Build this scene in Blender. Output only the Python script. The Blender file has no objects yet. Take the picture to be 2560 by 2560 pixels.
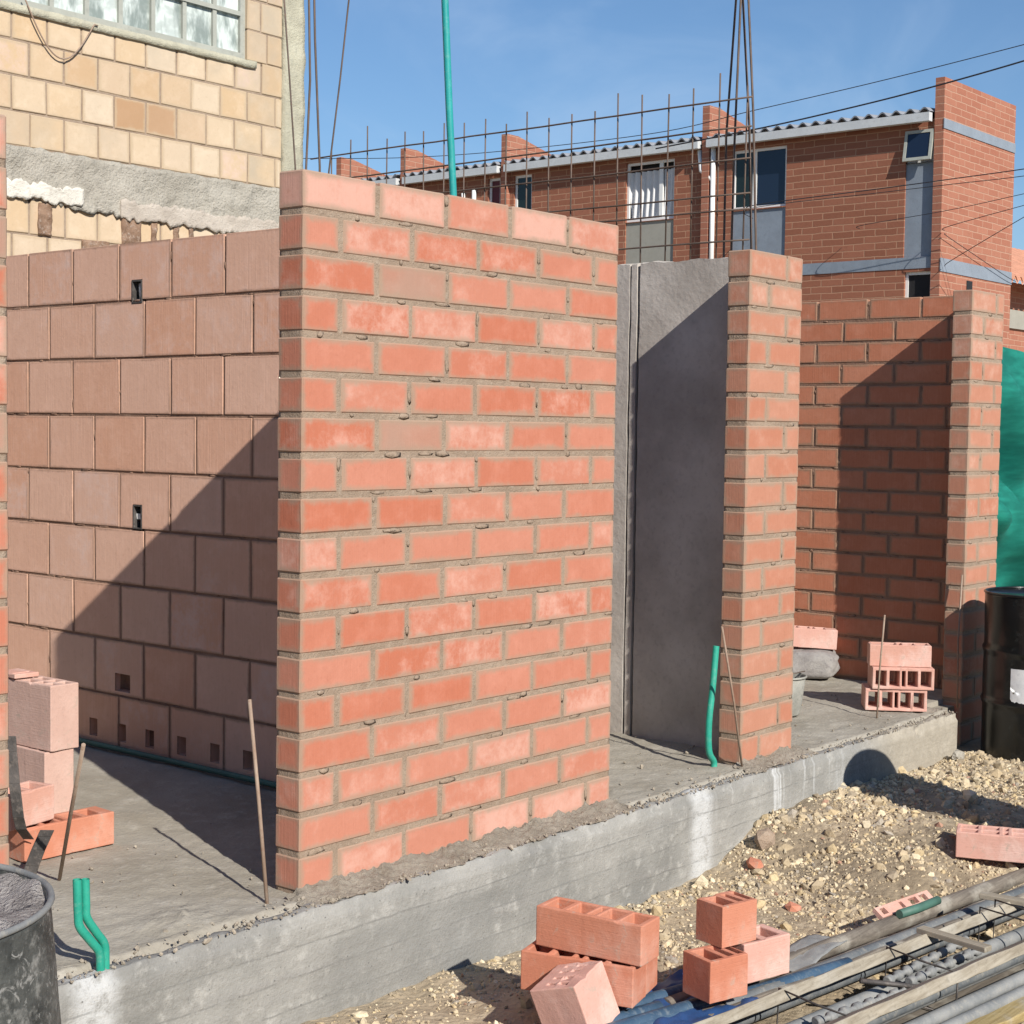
import bpy, math, random
import numpy as np
from mathutils import Vector, Matrix, noise

random.seed(7)
sc = bpy.context.scene
COL = sc.collection

# ------------------------------------------------------------------ camera
cam_d = bpy.data.cameras.new("camera")
cam = bpy.data.objects.new("camera", cam_d)
COL.objects.link(cam)
cam_d.sensor_width = 36.0
cam_d.lens = 3965.5 / 2560 * 36.0
cam_d.clip_start = 0.05
cam_d.clip_end = 2000


def cam_rot(yaw, pitch, roll):
    f = Vector((math.sin(yaw) * math.cos(pitch), math.cos(yaw) * math.cos(pitch), math.sin(pitch)))
    r = Vector((math.cos(yaw), -math.sin(yaw), 0))
    u = r.cross(f)
    r2 = r * math.cos(roll) + u * math.sin(roll)
    u2 = -r * math.sin(roll) + u * math.cos(roll)
    return Matrix((r2, u2, -f)).transposed()


cam.matrix_world = Matrix.Translation((-3.341, -3.623, 1.471)) @ cam_rot(
    math.radians(50.241), math.radians(-3.064), math.radians(0.776)).to_4x4()
sc.camera = cam

# ------------------------------------------------------------------ world, sun, exposure
SUN_AZ, SUN_EL = 70.0, 33.0          # azimuth the light travels toward (from +X), elevation
world = bpy.data.worlds.new("World")
sc.world = world
world.use_nodes = True
wn = world.node_tree
bg = wn.nodes["Background"]
sky = wn.nodes.new("ShaderNodeTexSky")
sky.sky_type = 'NISHITA'
sky.sun_disc = False
sky.sun_elevation = math.radians(SUN_EL)
sky.sun_rotation = math.radians(200)
sky.altitude = 3000
sky.air_density = 1.6
sky.dust_density = 0.1
sky.ozone_density = 6.5
# faint high cirrus
_tc = wn.nodes.new("ShaderNodeTexCoord")
_mp = wn.nodes.new("ShaderNodeMapping")
_mp.inputs["Rotation"].default_value = (0.3, 0.2, 0.6)
_mp.inputs["Scale"].default_value = (2.0, 5.0, 9.0)
_no = wn.nodes.new("ShaderNodeTexNoise")
_no.inputs["Scale"].default_value = 1.6
_no.inputs["Detail"].default_value = 6
_no.inputs["Roughness"].default_value = 0.55
_no.inputs["Distortion"].default_value = 0.6
_mr = wn.nodes.new("ShaderNodeMapRange")
_mr.interpolation_type = 'SMOOTHSTEP'
_mr.inputs[1].default_value = 0.42
_mr.inputs[2].default_value = 0.75
_mr.inputs[4].default_value = 0.26
_mx = wn.nodes.new("ShaderNodeMix")
_mx.data_type = 'RGBA'
_mx.inputs[7].default_value = (5.2, 6.6, 8.6, 1)
wn.links.new(_tc.outputs["Generated"], _mp.inputs[0])
wn.links.new(_mp.outputs[0], _no.inputs["Vector"])
wn.links.new(_no.outputs["Fac"], _mr.inputs[0])
wn.links.new(_mr.outputs[0], _mx.inputs[0])
wn.links.new(sky.outputs[0], _mx.inputs[6])
wn.links.new(_mx.outputs[2], bg.inputs[0])
bg.inputs[1].default_value = 0.088
sun_d = bpy.data.lights.new("sun", 'SUN')
sun_d.energy = 5.0
sun_d.angle = math.radians(0.5)
sun_d.color = (1.0, 0.94, 0.85)
sun = bpy.data.objects.new("sun", sun_d)
COL.objects.link(sun)
sd = Vector((math.cos(math.radians(SUN_AZ)) * math.cos(math.radians(SUN_EL)),
             math.sin(math.radians(SUN_AZ)) * math.cos(math.radians(SUN_EL)),
             -math.sin(math.radians(SUN_EL))))
sun.rotation_euler = sd.to_track_quat('-Z', 'Y').to_euler()
sun.location = (-6, -10, 12)
vs = sc.view_settings
vs.view_transform = 'Standard'
vs.look = 'None'
vs.exposure = 0.3
vs.gamma = 1.0


# ------------------------------------------------------------------ material helpers
class NT:
    def __init__(self, name):
        self.m = bpy.data.materials.new(name)
        self.m.use_nodes = True
        self.t = self.m.node_tree
        self.b = self.t.nodes["Principled BSDF"]
        self.out = self.t.nodes["Material Output"]

    def n(self, typ, **kw):
        nd = self.t.nodes.new(typ)
        for k, v in kw.items():
            if k.startswith('i_'):
                nd.inputs[k[2:]].default_value = v
            else:
                setattr(nd, k, v)
        return nd

    def l(self, a, b):
        self.t.links.new(a, b)

    def math(self, op, a, b=None, clamp=False):
        nd = self.t.nodes.new("ShaderNodeMath")
        nd.operation = op
        nd.use_clamp = clamp
        for i, v in enumerate((a, b)):
            if v is None:
                continue
            if isinstance(v, (int, float)):
                nd.inputs[i].default_value = v
            else:
                self.l(v, nd.inputs[i])
        return nd.outputs[0]

    def mix(self, fac, a, b, blend='MIX'):
        nd = self.t.nodes.new("ShaderNodeMix")
        nd.data_type = 'RGBA'
        nd.blend_type = blend
        nd.clamp_factor = True
        for i, v in ((0, fac), (6, a), (7, b)):
            if isinstance(v, (int, float)):
                nd.inputs[i].default_value = v
            elif isinstance(v, tuple):
                nd.inputs[i].default_value = (*v, 1) if len(v) == 3 else v
            else:
                self.l(v, nd.inputs[i])
        return nd.outputs[2]

    def noise(self, vec, scale, detail=4, rough=0.6, dist=0.0):
        nd = self.n("ShaderNodeTexNoise")
        nd.inputs["Scale"].default_value = scale
        nd.inputs["Detail"].default_value = detail
        nd.inputs["Roughness"].default_value = rough
        nd.inputs["Distortion"].default_value = dist
        if vec is not None:
            self.l(vec, nd.inputs["Vector"])
        return nd.outputs["Fac"]

    def ramp(self, fac, lo, hi, a=0.0, b=1.0):
        nd = self.n("ShaderNodeMapRange")
        nd.interpolation_type = 'SMOOTHSTEP'
        nd.inputs[1].default_value = lo
        nd.inputs[2].default_value = hi
        nd.inputs[3].default_value = a
        nd.inputs[4].default_value = b
        self.l(fac, nd.inputs[0])
        return nd.outputs[0]

    def coord(self, which="Object", scale=None):
        tc = self.n("ShaderNodeTexCoord")
        o = tc.outputs[which]
        if scale:
            mp = self.n("ShaderNodeMapping")
            mp.inputs["Scale"].default_value = scale
            self.l(o, mp.inputs["Vector"])
            o = mp.outputs[0]
        return o

    def bump(self, h, strength=0.4, dist=0.01):
        nd = self.n("ShaderNodeBump")
        nd.inputs["Strength"].default_value = strength
        nd.inputs["Distance"].default_value = dist
        self.l(h, nd.inputs["Height"])
        self.l(nd.outputs[0], self.b.inputs["Normal"])

    def col(self, c):
        if isinstance(c, tuple):
            self.b.inputs["Base Color"].default_value = (*c, 1)
        else:
            self.l(c, self.b.inputs["Base Color"])

    def rough(self, r):
        if isinstance(r, (int, float)):
            self.b.inputs["Roughness"].default_value = r
        else:
            self.l(r, self.b.inputs["Roughness"])


def m_brick(name, c1, c2, smear, pale, joint=(0.32, 0.235, 0.17), smear_w=0.02, stri=0.35, alt=None):
    """clay with per-unit tint, cement smears creeping in from the joints, lime bloom and washes"""
    k = NT(name)
    pos = k.coord("Object")
    at = k.n("ShaderNodeAttribute", attribute_name="tint")
    sp = k.n("ShaderNodeSeparateColor")
    k.l(at.outputs["Color"], sp.inputs[0])
    uv = k.n("ShaderNodeUVMap", uv_map="UVMap")
    dm = k.n("ShaderNodeUVMap", uv_map="Dim")
    su = k.n("ShaderNodeSeparateXYZ"); k.l(uv.outputs[0], su.inputs[0])
    sdm = k.n("ShaderNodeSeparateXYZ"); k.l(dm.outputs[0], sdm.inputs[0])
    eu = k.math('MINIMUM', su.outputs[0], k.math('SUBTRACT', sdm.outputs[0], su.outputs[0]))
    ev = k.math('MINIMUM', su.outputs[1], k.math('SUBTRACT', sdm.outputs[1], su.outputs[1]))
    ed = k.math('MINIMUM', eu, ev)
    n1 = k.noise(pos, 9, 5, 0.65)
    n2 = k.noise(pos, 38, 5, 0.7)
    n3 = k.noise(pos, 3.1, 3, 0.55)
    col = k.mix(sp.outputs[0], c1, c2)
    col = k.mix(k.math('MULTIPLY', k.ramp(n1, 0.42, 0.72), 0.3), col, tuple(min(1, x * 1.18 + 0.05) for x in c2))
    col = k.mix(k.math('MULTIPLY', k.ramp(n2, 0.5, 0.8), 0.35), col, tuple(x * 0.72 for x in c1))
    # wire-cut striations of the extruded clay
    st = k.noise(k.coord("Object", (240, 240, 4)), 1.0, 2, 0.5)
    col = k.mix(k.math('MULTIPLY', k.ramp(st, 0.45, 0.7), stri * 0.5), col, tuple(min(1, x * 1.15 + 0.04) for x in c2))
    if alt:
        col = k.mix(k.math('SUBTRACT', 1.0, at.outputs["Alpha"]), col, alt)
    # pale bloom
    bl = k.ramp(k.math('ADD', k.math('ADD', k.math('MULTIPLY', n1, 0.6), k.math('MULTIPLY', n2, 0.4)), k.math('MULTIPLY', sp.outputs[1], 0.5)), 0.66, 1.0)
    col = k.mix(k.math('MULTIPLY', bl, 0.8), col, pale)
    # grey cement wash on single units
    ws = k.ramp(k.math('ADD', k.math('MULTIPLY', n3, 0.6), sp.outputs[2]), 0.75, 1.15)
    col = k.mix(k.math('MULTIPLY', ws, 0.75), col, smear)
    # smear at the joints
    ed = k.math('ADD', ed, k.math('MULTIPLY', k.math('SUBTRACT', n3, 0.5), smear_w * 1.3))
    ee = k.math('ADD', ed, k.math('MULTIPLY', k.math('SUBTRACT', n1, 0.5), -smear_w * 1.5))
    ee = k.math('ADD', ee, k.math('MULTIPLY', k.math('SUBTRACT', n2, 0.5), -smear_w * 0.8))
    sm = k.ramp(ee, -0.001, smear_w, 1.0, 0.0)
    col = k.mix(k.math('MULTIPLY', sm, 0.85), col, joint)
    k.col(col)
    k.rough(0.9)
    h = k.math('ADD', k.math('MULTIPLY', n2, 0.6), k.math('MULTIPLY', st, 0.5))
    k.bump(h, 0.35, 0.006)
    return k.m


def m_rough(name, c1, c2, c3=None, s1=3, s2=25, bump=0.5, dist=0.01, r=0.92, spots=None, metallic=0.0):
    k = NT(name)
    pos = k.coord("Object")
    n1 = k.noise(pos, s1, 6, 0.62)
    n2 = k.noise(pos, s2, 6, 0.7)
    n4 = k.noise(pos, s2 * 5, 3, 0.6)
    col = k.mix(k.ramp(n1, 0.32, 0.68), c1, c2)
    if c3:
        col = k.mix(k.math('MULTIPLY', k.ramp(n2, 0.5, 0.72), 0.7), col, c3)
    col = k.mix(k.math('MULTIPLY', k.ramp(n4, 0.5, 0.78), 0.3), col, tuple(x * 0.6 for x in c1))
    if spots:
        n5 = k.noise(pos, s1 * 2.7, 4, 0.7, 1.2)
        col = k.mix(k.ramp(n5, 0.57, 0.66), col, spots)
    k.col(col)
    k.rough(r)
    k.b.inputs["Metallic"].default_value = metallic
    k.bump(k.math('ADD', n2, k.math('MULTIPLY', n4, 0.5)), bump, dist)
    return k.m


def m_plain(name, c, r=0.6, metallic=0.0, var=0.25, scale=12, bump=0.1):
    return m_rough(name, c, tuple(min(1, x * (1 + var)) for x in c), tuple(x * (1 - var) for x in c),
                   s1=scale * 0.3, s2=scale, bump=bump, dist=0.004, r=r, metallic=metallic)


MAT = {}
MAT['brick'] = m_brick("orange_clay", (0.435, 0.138, 0.077), (0.475, 0.195, 0.13), (0.33, 0.245, 0.19), (0.60, 0.36, 0.29), smear_w=0.026, stri=0.15)
MAT['brick_pier'] = m_brick("salmon_clay", (0.42, 0.165, 0.098), (0.45, 0.215, 0.142), (0.36, 0.28, 0.22),
                            (0.56, 0.36, 0.28), smear_w=0.026, stri=0.2)
MAT['block'] = m_brick("pink_block_clay", (0.66, 0.36, 0.24), (0.69, 0.435, 0.325), (0.52, 0.38, 0.31),
                       (0.70, 0.52, 0.46), joint=(0.36, 0.22, 0.155), smear_w=0.014, stri=0.35)
MAT['mortar'] = m_rough("mortar", (0.275, 0.205, 0.15), (0.36, 0.275, 0.205), (0.41, 0.335, 0.265), 6, 45, 0.9, 0.008)
MAT['mortar_grey'] = m_rough("grey_mortar", (0.22, 0.19, 0.15), (0.31, 0.275, 0.225), (0.38, 0.345, 0.29), 7, 40, 1.0, 0.012)
MAT['mortar_red'] = m_rough("reddish_mortar", (0.22, 0.125, 0.085), (0.30, 0.19, 0.135), None, 6, 45, 0.8, 0.008)
MAT['clay'] = None


def m_clay(name, c1, c2, pale):
    k = NT(name)
    pos = k.coord("Object")
    oi = k.n("ShaderNodeObjectInfo")
    n1 = k.noise(pos, 7, 5, 0.62)
    n2 = k.noise(pos, 60, 4, 0.7)
    st = k.noise(k.coord("Object", (8, 260, 260)), 1.0, 2, 0.5)
    col = k.mix(oi.outputs["Random"], c1, c2)
    col = k.mix(k.math('MULTIPLY', k.ramp(n1, 0.42, 0.68), 0.75), col, pale)
    col = k.mix(k.math('MULTIPLY', k.ramp(n2, 0.52, 0.75), 0.4), col, tuple(x * 0.7 for x in c1))
    n6 = k.noise(pos, 15, 5, 0.7, 0.8)
    col = k.mix(k.math('MULTIPLY', k.ramp(n6, 0.57, 0.68), 0.65), col, (0.40, 0.33, 0.27))
    k.col(col)
    k.rough(0.9)
    k.bump(k.math('ADD', n2, k.math('MULTIPLY', st, 0.6)), 0.35, 0.004)
    return k.m


MAT['clay'] = m_clay("loose_clay", (0.47, 0.17, 0.10), (0.52, 0.215, 0.135), (0.58, 0.30, 0.22))
MAT['clay_grey'] = m_clay("grey_pink_clay", (0.50, 0.33, 0.28), (0.54, 0.36, 0.30), (0.60, 0.42, 0.36))
MAT['clay_pale'] = m_clay("dusty_pale_clay", (0.56, 0.30, 0.23), (0.60, 0.34, 0.28), (0.68, 0.48, 0.42))


def m_beam():
    k = NT("beam_concrete")
    pos = k.coord("Object")
    n1 = k.noise(pos, 2.2, 6, 0.6)
    n2 = k.noise(pos, 16, 6, 0.72)
    n3 = k.noise(pos, 90, 3, 0.6)
    hb = k.noise(k.coord("Object", (0.8, 1, 22)), 1.0, 4, 0.6)       # board marks
    vd = k.noise(k.coord("Object", (16, 1, 0.7)), 1.0, 4, 0.65)      # drips
    col = k.mix(k.ramp(n1, 0.3, 0.7), (0.185, 0.185, 0.175), (0.325, 0.32, 0.30))
    col = k.mix(k.math('MULTIPLY', k.ramp(hb, 0.45, 0.7), 0.5), col, (0.25, 0.245, 0.235))
    col = k.mix(k.math('MULTIPLY', k.ramp(n2, 0.5, 0.72), 0.6), col, (0.45, 0.445, 0.42))
    sx = k.n("ShaderNodeSeparateXYZ"); k.l(pos, sx.inputs[0])
    # lime runs sit on one stretch of the beam
    d1 = k.ramp(k.math('ABSOLUTE', k.math('SUBTRACT', sx.outputs[0], 2.75)), 0.25, 0.85, 1, 0)
    d2 = k.ramp(k.math('ABSOLUTE', k.math('SUBTRACT', sx.outputs[0], -0.84)), 0.03, 0.10, 1, 0)
    d3 = k.ramp(k.math('ABSOLUTE', k.math('SUBTRACT', sx.outputs[0], 2.12)), 0.03, 0.11, 1, 0)
    rn = k.math('MULTIPLY', d1, k.ramp(vd, 0.52, 0.66))
    rn = k.math('MAXIMUM', rn, k.math('MULTIPLY', k.math('MAXIMUM', d2, d3), k.ramp(n2, 0.28, 0.5)))
    col = k.mix(k.math('MULTIPLY', rn, 0.75), col, (0.55, 0.565, 0.57))
    # pour lines of the formwork boards, a darker patched panel and air holes
    wz = k.math('ADD', sx.outputs[2], k.math('MULTIPLY', k.math('SUBTRACT', n1, 0.5), 0.03))
    for zl in (-0.105, -0.20, -0.295):
        ln = k.ramp(k.math('ABSOLUTE', k.math('SUBTRACT', wz, zl)), 0.001, 0.005, 1, 0)
        col = k.mix(k.math('MULTIPLY', k.math('MULTIPLY', ln, k.ramp(n2, 0.4, 0.55)), 0.55), col, (0.15, 0.15, 0.145))
    wx = k.math('ADD', sx.outputs[0], k.math('MULTIPLY', k.math('SUBTRACT', n2, 0.5), 0.05))
    pa = k.math('MULTIPLY', k.ramp(k.math('ABSOLUTE', k.math('SUBTRACT', wx, 0.42)), 0.36, 0.40, 1, 0), k.ramp(wz, -0.14, -0.10, 1, 0))
    col = k.mix(k.math('MULTIPLY', pa, 0.45), col, (0.20, 0.20, 0.19))
    vo = k.n("ShaderNodeTexVoronoi"); vo.inputs["Scale"].default_value = 26
    k.l(pos, vo.inputs["Vector"])
    col = k.mix(k.math('MULTIPLY', k.ramp(vo.outputs["Distance"], 0.05, 0.10, 1, 0), 0.8), col, (0.12, 0.12, 0.115))
    # right hand end is a tanner, smoother pour
    d4 = k.ramp(sx.outputs[0], 3.4, 3.9, 0, 1)
    col = k.mix(k.math('MULTIPLY', d4, 0.75), col, k.mix(k.ramp(n2, 0.3, 0.7), (0.34, 0.30, 0.235), (0.42, 0.375, 0.30)))
    col = k.mix(k.math('MULTIPLY', k.ramp(n3, 0.55, 0.75), 0.35), col, (0.16, 0.155, 0.145))
    k.col(col)
    k.rough(0.93)
    k.bump(k.math('ADD', k.math('MULTIPLY', n2, 1.0), k.math('ADD', k.math('MULTIPLY', n3, 0.5), k.math('MULTIPLY', hb, 0.6))), 0.55, 0.012)
    return k.m


MAT['beam'] = m_beam()
MAT['floor'] = m_rough("floor_screed", (0.265, 0.24, 0.195), (0.36, 0.335, 0.285), (0.43, 0.405, 0.355), 1.6, 13, 0.6, 0.012,
                       spots=None)
MAT['grey_wall'] = m_rough("grey_concrete", (0.37, 0.335, 0.30), (0.55, 0.51, 0.465), (0.44, 0.40, 0.365), 2.2, 9, 0.5, 0.008)
MAT['crack'] = m_plain("crack_dark", (0.05, 0.045, 0.04), 0.95)
MAT['steel'] = m_rough("rusty_steel", (0.10, 0.075, 0.06), (0.16, 0.12, 0.10), (0.20, 0.11, 0.06), 8, 60, 0.3, 0.002, r=0.7, metallic=0.3)
MAT['steel_pale'] = m_rough("weathered_rod", (0.26, 0.18, 0.13), (0.34, 0.26, 0.20), (0.22, 0.12, 0.08), 8, 60, 0.3, 0.002, r=0.75)
MAT['grey_steel'] = m_rough("dull_grey_steel", (0.17, 0.18, 0.185), (0.27, 0.275, 0.27), (0.34, 0.325, 0.285), 8, 45, 0.4, 0.004, r=0.72, metallic=0.1)
MAT['tube_blue'] = m_rough("blue_grey_tube", (0.085, 0.10, 0.115), (0.16, 0.17, 0.175), (0.30, 0.285, 0.25), 8, 40, 0.4, 0.004, r=0.75, metallic=0.0)
MAT['green'] = m_rough("green_conduit", (0.012, 0.27, 0.195), (0.03, 0.36, 0.26), (0.12, 0.36, 0.28), 9, 45, 0.2, 0.003, r=0.5)
MAT['green_dark'] = m_plain("dusty_green_tube", (0.06, 0.14, 0.11), 0.6)
MAT['teal'] = m_rough("teal_conduit", (0.015, 0.29, 0.29), (0.03, 0.37, 0.36), (0.10, 0.36, 0.35), 5, 30, 0.15, 0.003, r=0.45)
MAT['blue'] = m_rough("dusty_blue_pipe", (0.025, 0.06, 0.11), (0.05, 0.10, 0.165), (0.16, 0.195, 0.22), 7, 40, 0.3, 0.003, r=0.5)
MAT['blue_sheet'] = m_plain("blue_plastic_sheet", (0.02, 0.06, 0.17), 0.5, bump=0.3)
MAT['plank'] = None


def m_wood(name, c1, c2, axis_scale=(1.2, 60, 60)):
    k = NT(name)
    g = k.noise(k.coord("Object", axis_scale), 1.0, 5, 0.65, 0.4)
    n1 = k.noise(k.coord("Object"), 6, 5, 0.6)
    n2 = k.noise(k.coord("Object"), 70, 4, 0.7)
    col = k.mix(k.ramp(g, 0.3, 0.7), c1, c2)
    col = k.mix(k.math('MULTIPLY', k.ramp(n1, 0.5, 0.7), 0.6), col, (0.40, 0.38, 0.33))
    col = k.mix(k.math('MULTIPLY', k.ramp(n2, 0.52, 0.75), 0.4), col, tuple(x * 0.5 for x in c1))
    k.col(col)
    k.rough(0.85)
    k.bump(k.math('ADD', g, k.math('MULTIPLY', n2, 0.4)), 0.5, 0.004)
    return k.m


MAT['plank'] = m_wood("cement_caked_timber", (0.21, 0.18, 0.135), (0.36, 0.325, 0.26))
MAT['plank_yellow'] = m_wood("yellow_timber", (0.26, 0.19, 0.075), (0.42, 0.33, 0.16))
MAT['plank_dark'] = m_wood("dark_timber", (0.10, 0.085, 0.07), (0.20, 0.175, 0.145))
MAT['drum_black'] = m_rough("black_drum_paint", (0.004, 0.005, 0.005), (0.008, 0.009, 0.010), (0.022, 0.024, 0.024), 4, 26, 0.12, 0.004, r=0.24)
MAT['drum_caked'] = m_rough("mortar_splashed_drum", (0.02, 0.023, 0.023), (0.09, 0.095, 0.09), (0.28, 0.28, 0.265), 9, 30, 0.5, 0.006, r=0.5,
                            spots=(0.26, 0.26, 0.25))
MAT['wet_mix'] = m_rough("drying_mortar_mix", (0.16, 0.145, 0.14), (0.44, 0.41, 0.39), (0.60, 0.58, 0.56), 7, 22, 1.0, 0.03, r=0.6)
MAT['paper'] = m_rough("torn_white_label", (0.62, 0.64, 0.66), (0.74, 0.75, 0.76), (0.45, 0.47, 0.50), 8, 30, 0.1, 0.002, r=0.7)
MAT['bag'] = m_rough("cement_bag_paper", (0.22, 0.205, 0.20), (0.36, 0.345, 0.33), (0.16, 0.15, 0.16), 8, 30, 0.5, 0.01, r=0.85)
MAT['bucket'] = m_rough("mortar_crusted_bucket", (0.24, 0.24, 0.215), (0.34, 0.335, 0.30), (0.16, 0.165, 0.15), 9, 40, 0.5, 0.006, r=0.8)
MAT['dark_metal'] = m_rough("blackened_steel", (0.035, 0.032, 0.03), (0.10, 0.09, 0.085), (0.20, 0.17, 0.15), 8, 40, 0.4, 0.004, r=0.6)


def m_ground():
    k = NT("earth_and_rubble")
    pos = k.coord("Object")
    n1 = k.noise(pos, 0.9, 5, 0.6)
    n2 = k.noise(pos, 7, 6, 0.7)
    n3 = k.noise(pos, 55, 5, 0.7)
    vo = k.n("ShaderNodeTexVoronoi"); vo.inputs["Scale"].default_value = 38
    k.l(pos, vo.inputs["Vector"])
    col = k.mix(k.ramp(n1, 0.35, 0.65), (0.31, 0.245, 0.165), (0.45, 0.365, 0.25))
    col = k.mix(k.math('MULTIPLY', k.ramp(n2, 0.45, 0.7), 0.6), col, (0.50, 0.425, 0.31))
    col = k.mix(k.math('MULTIPLY', k.ramp(n3, 0.5, 0.75), 0.4), col, (0.19, 0.14, 0.09))
    nd_ = k.noise(pos, 1.7, 5, 0.65)
    col = k.mix(k.math('MULTIPLY', k.ramp(nd_, 0.46, 0.62), 0.65), col, (0.17, 0.135, 0.09))
    k.col(col)
    k.rough(0.95)
    k.bump(k.math('ADD', k.math('MULTIPLY', vo.outputs["Distance"], -0.8), n3), 0.8, 0.010)
    return k.m


MAT['ground'] = m_ground()


def m_stone():
    k = NT("broken_stone")
    at = k.n("ShaderNodeAttribute", attribute_name="tint")
    n3 = k.noise(k.coord("Object"), 90, 4, 0.7)
    col = k.mix(k.math('MULTIPLY', k.ramp(n3, 0.45, 0.75), 0.45), at.outputs["Color"], (0.22, 0.165, 0.10))
    k.col(col)
    k.rough(0.95)
    k.bump(n3, 0.6, 0.006)
    return k.m


MAT['stone'] = m_stone()
MAT['white_stone'] = m_rough("pale_limestone", (0.62, 0.55, 0.42), (0.70, 0.64, 0.52), None, 12, 50, 0.5, 0.006)


def m_net():
    k = NT("green_shade_net")
    pos = k.coord("Object")
    n1 = k.noise(k.coord("Object", (3, 3, 14)), 1.0, 4, 0.6)
    col = k.mix(k.ramp(n1, 0.35, 0.7), (0.0, 0.15, 0.115), (0.012, 0.28, 0.215))
    k.col(col)
    k.rough(0.75)
    tr = k.n("ShaderNodeBsdfTranslucent"); tr.inputs[0].default_value = (0.01, 0.40, 0.30, 1)
    mx = k.n("ShaderNodeMixShader"); mx.inputs[0].default_value = 0.3
    k.l(k.b.outputs[0], mx.inputs[1]); k.l(tr.outputs[0], mx.inputs[2])
    k.l(mx.outputs[0], k.out.inputs[0])
    return k.m


MAT['net'] = m_net()


def m_course(name, axis, bw, bh, c1, c2, mort, ms=0.012, off=0.5, extra=None, stri=False):
    """coursed masonry of a far or plain wall: axis 'x' = wall runs along X, 'y' = along Y"""
    k = NT(name)
    pos = k.coord("Object")
    s = k.n("ShaderNodeSeparateXYZ"); k.l(pos, s.inputs[0])
    cb = k.n("ShaderNodeCombineXYZ")
    k.l(s.outputs[0 if axis == 'x' else 1], cb.inputs[0]); k.l(s.outputs[2], cb.inputs[1])
    # slightly wavering joints
    wob = k.noise(pos, 2.5, 3, 0.6)
    ad = k.n("ShaderNodeVectorMath"); ad.operation = 'ADD'
    cw = k.n("ShaderNodeCombineXYZ")
    k.l(k.math('MULTIPLY', k.math('SUBTRACT', wob, 0.5), 0.05), cw.inputs[0])
    k.l(k.math('MULTIPLY', k.math('SUBTRACT', wob, 0.5), 0.03), cw.inputs[1])
    k.l(cb.outputs[0], ad.inputs[0]); k.l(cw.outputs[0], ad.inputs[1])
    br = k.n("ShaderNodeTexBrick")
    br.offset = off
    br.inputs["Scale"].default_value = 1.0
    br.inputs["Mortar Size"].default_value = ms
    br.inputs["Mortar Smooth"].default_value = 0.3
    br.inputs["Bias"].default_value = 0.0
    br.inputs["Brick Width"].default_value = bw
    br.inputs["Row Height"].default_value = bh
    br.inputs["Color1"].default_value = (0, 0, 0, 1)
    br.inputs["Color2"].default_value = (1, 1, 1, 1)
    br.inputs["Mortar"].default_value = (0.5, 0.5, 0.5, 1)
    k.l(ad.outputs[0], br.inputs["Vector"])
    rnd = k.n("ShaderNodeSeparateColor"); k.l(br.outputs["Color"], rnd.inputs[0])
    n1 = k.noise(pos, 1.3, 5, 0.6)
    n2 = k.noise(pos, 14, 5, 0.7)
    col = k.mix(rnd.outputs[0], c1, c2)
    if extra:
        col = k.mix(k.ramp(rnd.outputs[0], 0.86, 0.93), col, extra[0])
        col = k.mix(k.math('MULTIPLY', k.ramp(n1, 0.52, 0.75), 0.6), col, extra[1])
    col = k.mix(k.math('MULTIPLY', k.ramp(n2, 0.5, 0.75), 0.35), col, tuple(x * 0.7 for x in c1))
    mf = br.outputs["Fac"]
    col = k.mix(mf, col, mort)
    k.col(col)
    k.rough(0.92)
    h = k.math('MULTIPLY', mf, -1.0)
    if stri:
        st = k.noise(k.coord("Object", (6, 6, 140)), 1.0, 2, 0.5)
        h = k.math('ADD', h, k.math('MULTIPLY', st, 0.5))
    k.bump(k.math('ADD', h, k.math('MULTIPLY', n2, 0.4)), 0.6, 0.012)
    return k.m


MAT['far_brick_y'] = m_course("facade_brick", 'y', 0.40, 0.115, (0.245, 0.09, 0.05), (0.31, 0.12, 0.07), (0.40, 0.215, 0.135), 0.010)
MAT['far_brick_x'] = m_course("gable_brick", 'x', 0.40, 0.115, (0.31, 0.115, 0.07), (0.36, 0.15, 0.095), (0.42, 0.24, 0.165), 0.010)
MAT['band'] = m_plain("blue_grey_render", (0.20, 0.235, 0.28), 0.8, var=0.15)
MAT['band_beige'] = m_plain("beige_grey_panel", (0.30, 0.29, 0.25), 0.8, var=0.1)
MAT['fascia'] = m_plain("pale_fascia", (0.50, 0.52, 0.53), 0.6, var=0.12)
MAT['white'] = m_plain("white_paint", (0.74, 0.74, 0.72), 0.5, var=0.06)
MAT['roof'] = m_plain("fibre_cement_roof", (0.22, 0.23, 0.25), 0.85, var=0.25)
MAT['dark_room'] = m_plain("dark_interior", (0.012, 0.012, 0.014), 0.9)
MAT['curtain'] = m_plain("white_curtain", (0.62, 0.62, 0.62), 0.9, var=0.1)
MAT['tile_roof'] = m_plain("terracotta_roof_tiles", (0.46, 0.22, 0.14), 0.9, var=0.25)
MAT['frame_grey'] = m_plain("grey_window_frame", (0.33, 0.34, 0.30), 0.6, var=0.15)


def m_glass(name, tint):
    k = NT(name)
    k.col(tint)
    k.rough(0.06)
    n = k.noise(k.coord("Object"), 3.0, 2, 0.5)
    k.bump(n, 0.05, 0.02)
    return k.m


MAT['glass_blue'] = m_glass("dark_blue_glass", (0.012, 0.022, 0.045))
MAT['glass_dark'] = m_glass("dark_green_glass", (0.012, 0.02, 0.016))
MAT['glass_frost'] = None


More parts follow.
